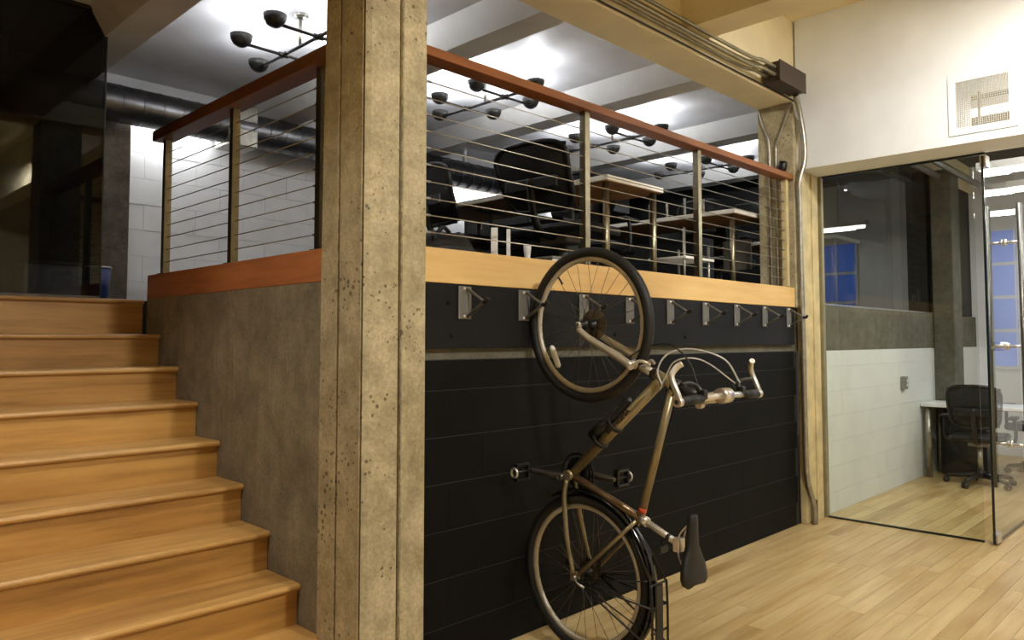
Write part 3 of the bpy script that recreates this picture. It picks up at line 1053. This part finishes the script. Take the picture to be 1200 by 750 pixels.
# seat post, clamp, saddle
MB().tube([B3(*SC), B3(SC[0] - 0.035, SC[1] - 0.0125)], 0.02, 14).build('seat_clamp', 'chrome', bk)
MB().tube([B3(*SC), B3(*SPT)], 0.0137, 14).build('seatpost', 'silver', bk)
MB().tube([B3(SPT[0] + 0.05, SPT[1] + 0.018), B3(SPT[0] + 0.035, SPT[1] + 0.0128)], 0.0152, 14).build('post_band', 'black_plastic', bk)
MB().bbox(XB - 0.022, XB + 0.022, 1.652, 1.685, 0.535, 0.59, 0.006).build('saddle_clamp', 'chrome', bk)
sd = MB()
prof = [(0.690, 0.016, 0.018), (0.684, 0.024, 0.026), (0.66, 0.027, 0.030), (0.62, 0.029, 0.032), (0.57, 0.036, 0.034), (0.53, 0.058, 0.038), (0.49, 0.080, 0.042), (0.455, 0.088, 0.044), (0.432, 0.083, 0.042), (0.418, 0.062, 0.030)]
vs_, fs_ = [], []
K = 16
for (z, hw, th) in prof:
    lift = 0.012 * ((0.56 - z) / 0.14) ** 2 if z < 0.56 else 0.004 * ((z - 0.56) / 0.13) ** 2
    for k in range(K):
        a = 2 * PI * k / K
        cx, sy = math.cos(a), math.sin(a)
        yy = 1.605 - lift - (th * 0.45 * sy if sy > 0 else th * 0.9 * sy * (0.5 + 0.5 * abs(cx)))
        notch = 0.018 * (1 - abs(cx)) if z < 0.425 else 0
        vs_.append((XB + hw * math.copysign(abs(cx) ** 0.8, cx), yy, z + notch))
for i in range(len(prof) - 1):
    for k in range(K):
        fs_.append((i * K + k, i * K + (k + 1) % K, (i + 1) * K + (k + 1) % K, (i + 1) * K + k))
fs_.append(tuple(range(K)))
fs_.append(tuple(range((len(prof) - 1) * K, len(prof) * K)))
sd.add(vs_, fs_, True)
sad = sd.build('saddle', 'leather', bk)
for s in (-1, 1):
    MB().tube(spline([B3(1.615, 0.655, s * 0.012), B3(1.655, 0.60, s * 0.02), B3(1.657, 0.53, s * 0.022), B3(1.62, 0.455, s * 0.03)], 5), 0.0035, 8).build('saddle_rail', 'chrome', sad)
# small tail reflector on the seat post
MB().bbox(XB - 0.03, XB + 0.03, 1.735, 1.765, 0.515, 0.545, 0.006).tube([B3(1.735, 0.58), B3(1.75, 0.54)], 0.007, 8).build('tail_light', 'black_plastic', bk)
# cranks, chainring, pedals, chain, cassette, derailleur
MB().torus(B3(*BB, 0.045), (1, 0, 0), 0.088, 0.006, 40, 6, 0.003).torus(B3(*BB, 0.050), (1, 0, 0), 0.066, 0.006, 36, 6, 0.003).lathe([(0.012, 0.0), (0.062, 0.0), (0.062, 0.003), (0.012, 0.003)], B3(*BB, 0.048), (1, 0, 0), 30).build('chainrings', 'black_plastic', bk)
for s, dirv in ((-1, Vector((0, 0.975, 0.06))), (1, Vector((0, -0.975, -0.06)))):
    dirv.normalize()
    c0 = B3(*BB, s * 0.068)
    c1 = c0 + dirv * 0.17 + Vector((s * 0.012, 0, 0))
    cr = MB().tube([c0 - dirv * 0.014, c0, c1, c1 + dirv * 0.012], [0.012, 0.0165, 0.012, 0.008], 10)
    cr.lathe([(0.0, 0.0), (0.017, 0.0), (0.015, 0.006), (0.009, 0.007), (0.009, 0.002), (0, 0.002)], c0 + Vector((s * 0.014, 0, 0)), (s, 0, 0), 16)
    cro = cr.build('crank_arm', 'crank', bk)
    p0 = c1 + Vector((s * 0.012, 0, 0))
    pd = MB()
    pd.cyl(p0, p0 + Vector((s * 0.09, 0, 0)), 0.008, 8)
    for zz in (-0.032, 0.032):
        pd.bbox(min(p0.x + s * 0.015, p0.x + s * 0.095), max(p0.x + s * 0.015, p0.x + s * 0.095), p0.y - 0.014, p0.y + 0.014, p0.z + zz - 0.006, p0.z + zz + 0.006, 0.002)
    for dxx in (0.015, 0.09):
        q = p0.x + s * dxx
        pd.bbox(q - 0.005, q + 0.005, p0.y - 0.012, p0.y + 0.012, p0.z - 0.036, p0.z + 0.036, 0.002)
    pdo = pd.build('pedal', 'black_plastic', cro)
    MB().torus(p0 + Vector((s * 0.1, 0, 0)), (s, 0.15, 0), 0.02, 0.006, 16, 6).build('pedal_cap', 'chrome', cro)
chn = MB()
for sg, r1, r2 in ((1, 0.088, 0.05), (-1, 0.088, 0.05)):
    chn.tube([B3(BB[0] + sg * r1, BB[1] - 0.03, 0.047), B3(RH[0] + sg * r2, RH[1] + 0.02, 0.047)], 0.004, 6)
chn.build('chain', 'dark_steel', bk)
cs = MB()
for i in range(6):
    cs.torus(B3(*RH, 0.032 + i * 0.004), (1, 0, 0), 0.056 - i * 0.005, 0.004, 28, 5, 0.0015)
    cs.lathe([(0.01, 0), (0.054 - i * 0.005, 0), (0.054 - i * 0.005, 0.001), (0.01, 0.001)], B3(*RH, 0.032 + i * 0.004), (1, 0, 0), 24)
cs.build('cassette', 'dark_steel', bk)
dl = MB()
dl.tube([B3(RH[0] + 0.0, RH[1] - 0.02, 0.07), B3(RH[0] + 0.07, RH[1] - 0.03, 0.06), B3(RH[0] + 0.12, RH[1] + 0.01, 0.05)], 0.009, 8)
for (yy, zz) in ((RH[0] + 0.075, RH[1] - 0.02), (RH[0] + 0.125, RH[1] + 0.015)):
    dl.lathe([(0.0, -0.004), (0.022, -0.004), (0.022, 0.004), (0.0, 0.004)], B3(yy, zz, 0.047), (1, 0, 0), 16)
dl.build('derailleur', 'black_plastic', bk)
MB().cyl(B3(*RH, -0.078), B3(*RH, 0.078), 0.006, 8).tube([B3(*RH, -0.076), B3(RH[0] - 0.03, RH[1] - 0.02, -0.08), B3(RH[0] - 0.06, RH[1] - 0.03, -0.078)], 0.005, 8).build('rear_axle', 'chrome', bk)
# rear fender around the wheel: curved strip
fd = MB()
vs_, fs_ = [], []
NA = 30
prof_f = [(-0.030, -0.014), (-0.024, -0.003), (0.0, 0.003), (0.024, -0.003), (0.030, -0.014), (0.024, -0.006), (0.0, 0.0), (-0.024, -0.006)]
A0, A1 = math.radians(62), math.radians(238)
for i in range(NA + 1):
    a = A0 + (A1 - A0) * i / NA
    for (dx, dr_) in prof_f:
        R = 0.367 + dr_
        vs_.append((XB + dx, RH[0] + R * math.cos(a), RH[1] + R * math.sin(a)))
K = len(prof_f)
for i in range(NA):
    for k in range(K):
        fs_.append((i * K + k, i * K + (k + 1) % K, (i + 1) * K + (k + 1) % K, (i + 1) * K + k))
fd.add(vs_, fs_, True)
fender = fd.build('fender', 'gloss_black', bk)
for s in (-1, 1):
    for ang in (172, 205):
        a = math.radians(ang)
        MB().tube([B3(RH[0] - 0.01, RH[1] - 0.01, s * 0.07), B3(RH[0] + 0.355 * math.cos(a), RH[1] + 0.355 * math.sin(a), s * 0.032)], 0.003, 6).build('fender_stay', 'black_plastic', fender)
# rear rack
rk = MB()
YR = 1.764
for dx in (-0.055, 0.055):
    rk.tube(spline([B3(YR + 0.0, 0.395, dx), B3(YR - 0.004, 0.30, dx), B3(YR - 0.004, 0.16, dx), B3(YR, 0.035, dx)], 4), 0.005, 8)
for zz in (0.39, 0.30, 0.20, 0.10, 0.04):
    rk.tube([B3(YR, zz, -0.055), B3(YR, zz, 0.055)], 0.0045, 8)
rk.bbox(XB - 0.024, XB + 0.024, YR - 0.004, YR + 0.004, 0.04, 0.385, 0.002)
rack = rk.build('rear_rack', 'black_plastic', bk)
for s in (-1, 1):
    for zz in (0.30, 0.14):
        MB().tube([B3(YR, zz, s * 0.055), B3(RH[0] - 0.02, RH[1] - 0.012, s * 0.078)], 0.0042, 8).build('rack_stay', 'black_plastic', rack)
    MB().tube([B3(YR, 0.39, s * 0.05), B3(SC[0] + 0.03, SC[1] - 0.05, s * 0.028)], 0.0038, 8).build('rack_strut', 'rackstrut', rack)
# frame bag / pump under the down tube with two straps
d = (Vector((0, 1.745, 1.205)) - Vector((0, BB[0], BB[1]))).normalized()
nrm = Vector((0, d.z, -d.y))          # towards the wheel side
if nrm.y < 0:
    nrm = -nrm
def along(t, off=0.0, dx=0.0):
    p = Vector((0, BB[0], BB[1])) + d * t + nrm * off
    return Vector((XB + dx, p.y, p.z))


pm = MB().tube([along(0.205, 0.048), along(0.215, 0.048), along(0.30, 0.047), along(0.31, 0.044), along(0.47, 0.042), along(0.48, 0.040)], [0.012, 0.029, 0.029, 0.019, 0.017, 0.010], 12)
pmo = pm.build('frame_pump', 'black_plastic', bk)
MB().tube([along(0.34, 0.062), along(0.41, 0.060)], 0.0035, 6).build('pump_clip', 'galv', pmo)
for t in (0.235, 0.345):
    MB().torus(along(t, 0.012), d, 0.037, 0.004, 28, 6, 0.010).build('strap', 'rubber', pmo)
# lettering on the down tube
def text_mesh(body, size, name, mat, parent, mtx):
    cu = bpy.data.curves.new(name, 'FONT')
    cu.body = body
    cu.size = size
    cu.extrude = 0.0010
    cu.align_y = 'CENTER'
    ob = bpy.data.objects.new(name, cu)
    COL.objects.link(ob)
    dg = bpy.context.evaluated_depsgraph_get()
    me = bpy.data.meshes.new_from_object(ob.evaluated_get(dg))
    bpy.data.objects.remove(ob)
    bpy.data.curves.remove(cu)
    me.transform(mtx)
    mb = MB()
    mb.add([v.co[:] for v in me.vertices], [tuple(p.vertices) for p in me.polygons])
    bpy.data.meshes.remove(me)
    return mb.build(name, mat, parent)


def basis(o, ex, ey):
    ez = ex.cross(ey)
    m = Matrix((ex, ey, ez)).transposed().to_4x4()
    m.translation = o
    return m


upv = -nrm * -1.0
text_mesh('FI', 0.036, 'lettering', 'print', bk, basis(along(0.302, 0.004, -0.0238), d, nrm))
text_mesh('IOMA', 0.036, 'lettering', 'print', bk, basis(along(0.368, 0.004, -0.0242), d, nrm))
# orange decals
MB().tube([B3(1.842, 0.662), B3(1.836, 0.68)], 0.0172, 14).build('decal', 'orange', bk)


# ------------------------------------------------------------------ conduits and junction box
def conduit(label, pts, r, mat='galv', smooth=True, group=None):
    return tag(MB().tube(spline(pts, 5) if smooth else pts, r, 10).build('conduit', mat), label, 'conduit', group)


jb = thing('junction_box', 'dark brown steel junction box at the end of the cream beam', 'box', (5.24, 2.39, 3.2))
MB().bbox(5.05, 5.46, 2.33, 2.452, 3.195, 3.335, 0.004).build('body', 'box_brown', jb)
MB().bbox(5.04, 5.47, 2.322, 2.331, 3.19, 3.34, 0.002).build('cover', 'box_brown', jb)
MB().bbox(5.10, 5.42, 2.4515, 2.476, 3.21, 3.32, 0.002).build('bracket', 'dark_steel', jb)
for i, (yy, zz) in enumerate(((2.36, 3.235), (2.36, 3.29), (2.42, 3.235), (2.42, 3.29))):
    lab = ('lower outer', 'upper outer', 'lower inner', 'upper inner')[i] + ' galvanised conduit running along the cream beam into the junction box'
    conduit(lab, [(1.2, yy + 0.03, zz), (3.0, yy + 0.03, zz), (4.6, yy + 0.03, zz), (4.85, yy, zz), (5.04, yy, zz)], 0.0125, 'galvpipe', True, 'conduits along the beam')
conduit('thin dark cable running along the lower edge of the cream beam', [(1.2, 2.462, 3.192), (3.2, 2.462, 3.192), (5.6, 2.462, 3.192)], 0.006, 'dark_steel', False)
conduit('thick grey conduit dropping from junction box down beside the jamb to the floor',
        [(5.44, 2.39, 3.19), (5.53, 2.41, 3.12), (5.585, 2.40, 2.9), (5.59, 2.40, 2.72), (5.56, 2.43, 2.56), (5.565, 2.432, 2.4), (5.575, 2.432, 1.6), (5.585, 2.432, 0.7), (5.60, 2.43, 0.35), (5.66, 2.41, 0.14), (5.665, 2.405, 0.0)], 0.021, 'galv')
conduit('thin bent conduit hooking out of the junction box end', [(5.471, 2.43, 3.31), (5.52, 2.435, 3.32), (5.555, 2.44, 3.30), (5.565, 2.445, 3.24), (5.568, 2.448, 3.215)], 0.009, 'galv')
conduit('thin vertical conduit on the concrete column beyond the railing', [(5.542, 2.73, 3.17), (5.54, 2.70, 3.05), (5.54, 2.655, 2.9), (5.54, 2.652, 2.6), (5.54, 2.65, 2.0), (5.54, 2.65, 1.62)], 0.009, 'galv')
conduit('thin slanting conduit crossing the concrete column face', [(5.541, 2.468, 3.17), (5.541, 2.50, 3.10), (5.541, 2.59, 2.88), (5.541, 2.60, 2.78), (5.541, 2.60, 2.0), (5.541, 2.60, 1.62)], 0.008, 'galv')
conduit('short vertical conduit on the cream joist', [(3.72, 2.462, 3.42), (3.72, 2.462, 3.81)], 0.008, 'galv', False)
sp = thing('spot_lamp', 'small black spot lamp clamped to the concrete column', 'lamp', (5.54, 2.53, 2.66))
MB().lathe([(0.0, -0.05), (0.03, -0.05), (0.036, 0.02), (0.028, 0.045), (0.0, 0.05)], (5.505, 2.535, 2.68), (0.1, -0.2, 1), 14).build('head', 'black_plastic', sp)
MB().cyl((5.51, 2.54, 2.65), (5.549, 2.54, 2.62), 0.008, 8).build('clamp', 'black_plastic', sp)
conduit('galvanised pipe hugging the dark meeting room window head', [(5.99, 2.36, 3.10), (8.8, 2.36, 3.10)], 0.035, 'galv', False, 'pipes under the meeting room ceiling')
conduit('longer galvanised pipe under the meeting room ceiling, further from the window', [(5.99, 2.22, 3.14), (10.55, 2.22, 3.14)], 0.035, 'galv', False, 'pipes under the meeting room ceiling')

# ------------------------------------------------------------------ ducts
def duct(label, pts, r, mat='duct'):
    t = thing('air_duct', label, 'duct', pts[0])
    MB().tube(pts, r, 28, cap=True).build('duct_body', mat, t)
    a, b = Vector(pts[0]), Vector(pts[-1])
    L = (b - a).length
    k = int(L / 0.14)
    for i in range(1, k):
        p = a.lerp(b, i / k)
        MB().torus(p, (b - a), r, 0.004, 28, 6).build('seam_ring', mat, t)
    return t


dt1 = duct('long round spiral steel duct hung in front of the white block wall', [(-2.5, 5.80, 3.07), (7.6, 5.80, 3.07)], 0.135)
for x in (1.15, 3.55, 5.2):
    h = MB().cyl((x, 5.80, 3.20), (x, 5.80, 3.36), 0.02, 10)
    h.lathe([(0.05, 0.0), (0.05, -0.006), (0, -0.006)], (x, 5.80, 3.36), (0, 0, 1), 14)
    h.build('hanger', 'white_plastic', dt1)
MB().bbox(2.62, 2.86, 5.67, 5.93, 2.90, 3.24, 0.01).build('collar_box', 'galv', dt1)

# ------------------------------------------------------------------ uplight fixtures
def uplight(x, label):
    zl = 3.2
    zp = 3.165
    y0_, y1_ = 3.60, 4.65
    t = thing('pipe_uplight', label, 'lamp', (x, 4.12, 3.36), 0, 'pipe uplights under the office ceiling')
    pp = MB().tube([(x, y0_ + 0.03, zp), (x, y1_ - 0.03, zp)], 0.0105, 10).build('main_pipe', 'lampmetal', t)
    MB().cyl((x, 4.12, zp), (x, 4.12, 3.352), 0.010, 10).lathe([(0.0, 0.0), (0.045, 0.0), (0.045, -0.010), (0.015, -0.016)], (x, 4.12, 3.36), (0, 0, 1), 16).build('stem', 'galv', t)
    heads = [(x, y0_), (x, y1_)]
    for yc in (3.91, 4.32):
        cb = MB().tube([(x - 0.26, yc, zp), (x + 0.26, yc, zp)], 0.0095, 10).build('cross_pipe', 'lampmetal', t)
        MB().tube([(x - 0.03, yc, zp), (x + 0.03, yc, zp)], 0.016, 10).tube([(x, yc - 0.03, zp), (x, yc + 0.03, zp)], 0.016, 10).build('coupling', 'lampmetal', cb)
        heads += [(x - 0.28, yc), (x + 0.28, yc)]
    for (hx, hy) in heads:
        c = (hx, hy, zl)
        sh = MB().lathe([(0.0, -0.062), (0.025, -0.058), (0.048, -0.042), (0.062, -0.016), (0.066, 0.012), (0.062, 0.012), (0.056, -0.014), (0.04, -0.036), (0.0, -0.05)], c, (0, 0, 1), 20)
        s_ = sh.build('shade', 'lampmetal', t)
        MB().lathe([(0.0, -0.035), (0.02, -0.031), (0.026, -0.018), (0.02, -0.006), (0.0, -0.003)], c, (0, 0, 1), 12).build('bulb', 'bulb', s_)
        light('uplight_light', 'POINT', (hx, hy, zl + 0.016), UP, COOL, 0.022)
    return t


UP = 3.6
uplight(2.34, 'dark pipe uplight with six dome heads over the stair railing')
uplight(3.90, 'dark pipe uplight with six dome heads above the tilted mesh office chair')
uplight(5.49, 'dark pipe uplight with six dome heads between the two white desks')
uplight(7.05, 'dark pipe uplight with six dome heads nearest the dark far wall')

# wall-washer strips tucked between the duct and the block wall
for (xa, xb_, pw, lab) in ((1.92, 2.62, 5.0, 'slim wall washer strip behind the duct above the stair landing'),
                           (5.1, 6.3, 9.0, 'slim wall washer strip behind the duct in the middle of the block wall'),
                           (6.9, 7.5, 5.0, 'slim wall washer strip behind the duct near the dark far wall')):
    t = thing('wall_washer', lab, 'lamp', ((xa + xb_) / 2, 6.03, 3.08))
    MB().bbox(xa, xb_, 6.005, 6.06, 3.045, 3.079, 0.003).build('housing', 'lampmetal', t)
    MB().box(xa + 0.01, xb_ - 0.01, 6.012, 6.052, 3.041, 3.045).build('diffuser', 'bulb', t)
    light('wall_washer_light', 'AREA', ((xa + xb_) / 2, 6.03, 3.036), pw, COOL, xb_ - xa - 0.04, ((xa + xb_) / 2, 6.05, 0), size_y=0.03)

# ------------------------------------------------------------------ upstairs office contents
desk('white topped desk with steel legs next to the tilted mesh chair', 3.60, 4.20, 2.74, 4.5, ZU, 0.75)
desk('white topped desk with steel legs beside the concrete column', 5.22, 5.84, 2.78, 4.6, ZU, 0.75)
desk('white topped desk with steel legs behind the meeting room window', 7.2, 7.8, 2.80, 4.5, ZU, 0.75)
def scaled(o, k):
    o.scale = (k, k, k)
    return o


scaled(office_chair('black armless mesh office chair tucked under the desk nearest the railing', (3.66, 3.14, ZU), 0.08, None, 0.05, False), 0.92).scale.y = 1.18
scaled(office_chair('black mesh office chair tucked under the desk end near the block wall', (3.66, 4.08, ZU), -0.05), 0.95)


def monitor(label, loc, rz, mat='black_plastic', w=0.52, h=0.32, lift=0.16, tiltx=0.0):
    t = thing('monitor', label, 'monitor', loc, rz)
    B = lambda mb, nm, mt: mb.build(nm, mt, t, False)
    B(MB().bbox(-0.10, 0.10, -0.12, 0.12, 0, 0.012, 0.004), 'foot', mat)
    B(MB().tube([(-0.03, 0, 0.012), (-0.04, 0, lift + 0.08)], 0.018, 10), 'stand', mat)
    B(MB().bbox(-0.03, 0.0, -w / 2, w / 2, lift, lift + h, 0.008), 'housing', mat)
    B(MB().box(0.0, 0.002, -w / 2 + 0.012, w / 2 - 0.012, lift + 0.012, lift + h - 0.012), 'screen', 'gloss_black')
    return t


pt = thing('office_partition', 'long black fabric office partition in front of the white block wall', 'partition', (6.2, 5.45, ZU))
for i in range(4):
    xa = 4.9 + i * 0.87
    MB().bbox(xa, xa + 0.86, 5.43, 5.47, ZU + 0.04, 2.70, 0.006).build('panel', 'dark_wall', pt)
    MB().bbox(xa + 0.02, xa + 0.08, 5.25, 5.62, ZU, ZU + 0.03, 0.004).build('foot', 'black_plastic', pt)
# dark clutter behind the cables
bag = thing('backpack', 'black soft backpack slumped on the floor behind the pine fascia', 'bag', (2.38, 2.80, ZU))
bm_ = MB()
vs_, fs_ = [], []
for j in range(9):
    v = j / 8
    rr = math.sin(PI * (0.12 + 0.80 * (1 - v))) ** 0.6
    for k in range(20):
        a = 2 * PI * k / 20
        vs_.append((2.38 + 0.20 * rr * math.cos(a) * (1 + 0.06 * math.sin(3 * a)), 2.80 + 0.13 * rr * math.sin(a), ZU + 0.27 * v + 0.012 * math.sin(4 * a) * v))
for j in range(8):
    for k in range(20):
        fs_.append((j * 20 + k, j * 20 + (k + 1) % 20, (j + 1) * 20 + (k + 1) % 20, (j + 1) * 20 + k))
fs_.append(tuple(range(20))[::-1])
fs_.append(tuple(range(160, 180)))
bm_.add(vs_, fs_, True)
bm_.build('body', 'leather', bag)
MB().tube(spline([(2.26, 2.74, 1.84), (2.30, 2.72, 1.90), (2.36, 2.74, 1.885)], 5), 0.010, 8).build('handle', 'rubber', bag)


def paper(label, loc, rz, w, h, tilt, mat='white_plastic'):
    m = Matrix.Translation(loc) @ Matrix.Rotation(rz, 4, 'Z') @ Matrix.Rotation(tilt, 4, 'Y')
    mb = MB().bbox(-0.004, 0.004, -w / 2, w / 2, 0, h, 0.001)
    mb.v = [tuple(m @ Vector(p)) for p in mb.v]
    return tag(mb.build('folder', mat), label, 'folder')


paper('white folder leaning behind the black backpack', (2.62, 2.70, ZU), 0.78, 0.034, 0.325, 0.1)
paper('narrow white folder standing beside the black backpack', (2.70, 2.68, ZU), 0.78, 0.02, 0.32, 0.04)
vz = tag(MB().lathe([(0.0, 0.0), (0.026, 0.0), (0.030, 0.01), (0.013, 0.08), (0.012, 0.16), (0.022, 0.25), (0.018, 0.25), (0.009, 0.16), (0.0, 0.14)], (2.86, 2.70, ZU), (0, 0, 1), 18).build('vase', 'white_plastic'),
         'slim white vase standing near the black backpack', 'vase')
bx_ = thing('storage_box', 'small cream storage box by the slim white vase', 'box', (3.04, 2.70, ZU))
MB().bbox(2.99, 3.09, 2.64, 2.76, ZU, 1.80, 0.004).build('body', 'white_top', bx_)
MB().bbox(2.985, 3.095, 2.635, 2.765, 1.80, 1.815, 0.003).build('lid', 'grey_plastic', bx_)
monitor('black monitor with its dark screen on the desk behind the meeting room window', (7.55, 3.75, ZU + 0.75), PI)


def pedestal(label, x0, x1, y0, y1, ZU=ZU):
    t = thing('drawer_pedestal', label, 'cabinet', ((x0 + x1) / 2, (y0 + y1) / 2, ZU))
    MB().bbox(x0, x1, y0, y1, ZU + 0.01, ZU + 0.62, 0.004).build('body', 'black_plastic', t)
    for k in range(3):
        dw = MB().bbox(x0 - 0.014, x0, y0 + 0.01, y1 - 0.01, ZU + 0.03 + k * 0.195, ZU + 0.21 + k * 0.195, 0.003).build('drawer', 'black_plastic', t)
        MB().bbox(x0 - 0.026, x0 - 0.014, (y0 + y1) / 2 - 0.06, (y0 + y1) / 2 + 0.06, ZU + 0.16 + k * 0.195, ZU + 0.172 + k * 0.195, 0.002).build('handle', 'dark_steel', dw)


pedestal('black drawer pedestal under the desk next to the mesh chair', 4.02, 4.19, 3.45, 4.3)
pedestal('black drawer pedestal under the desk beside the concrete column', 5.62, 5.82, 3.3, 4.3)
pedestal('black drawer pedestal under the meeting room desk', 8.66, 8.84, 1.95, 2.36, 0.0)
for i, (px_, py_) in enumerate(((4.75, 3.75), (6.45, 3.6))):
    office_chair(['black mesh office chair between the two white topped desks', 'black mesh office chair behind the desk beside the concrete column'][i], (px_, py_, ZU), [0.2, 0.0][i])
# pipe shelf with white boards between the desks
sh = thing('pipe_shelf', 'low pipe shelf unit with pale boards between the two desks', 'shelf', (4.85, 2.95, ZU))
for (sx, sy) in ((4.62, 2.85), (4.62, 3.10), (4.95, 2.85), (4.95, 3.10)):
    MB().cyl((sx, sy, ZU), (sx, sy, 2.16 if sx < 4.8 else 2.05), 0.010, 10).build('upright', 'galv', sh)
for zz in (1.72, 1.94):
    MB().bbox(4.59, 4.98, 2.82, 3.13, zz, zz + 0.018, 0.002).build('shelf_board', 'white_top', sh)
# upright tube rack on the far desk
for i, yy in enumerate((3.15, 3.32, 3.49, 3.66)):
    o = tag(MB().cyl((5.40, yy, ZU + 0.75), (5.40, yy, ZU + 0.75 + (0.14, 0.17, 0.15, 0.16)[i]), 0.010, 10).lathe([(0, 0), (0.03, 0), (0.03, 0.008), (0.0, 0.010)], (5.40, yy, ZU + 0.75), (0, 0, 1), 14).build('steel_stand', 'galv'),
            ORD[i] + ' short steel rod stand from the railing on the desk by the concrete column', 'stand', 'rod stands on the desk')
pb = tag(MB().bbox(5.80, 5.815, 2.95, 3.2, 1.95, 2.2, 0.003).build('notice_board', 'grey_plastic'), 'grey square panel hung below the desk beside the concrete column', 'panel')

# ------------------------------------------------------------------ landing contents
bn = thing('waste_bin', 'dark blue plastic waste bin in front of the scarred pillar', 'bin', (1.69, 5.60, ZU))
MB().lathe([(0.0, 0.0), (0.062, 0.0), (0.078, 0.25), (0.074, 0.25), (0.058, 0.01), (0.0, 0.01)], (1.69, 5.60, ZU), (0, 0, 1), 24).build('body', 'blue_bin', bn)
MB().torus((1.69, 5.60, ZU + 0.25), (0, 0, 1), 0.078, 0.006, 28, 6).build('rim', 'white_plastic', bn)
bx2 = thing('storage_box', 'pale storage box behind the smoked glass partition', 'box', (1.36, 5.40, ZU))
MB().bbox(1.20, 1.52, 5.35, 5.60, ZU, 1.84, 0.006).build('body', 'white_plastic', bx2)
MB().bbox(1.19, 1.53, 5.34, 5.61, 1.84, 1.862, 0.004).build('lid', 'grey_plastic', bx2)

print('objects', len(bpy.data.objects))
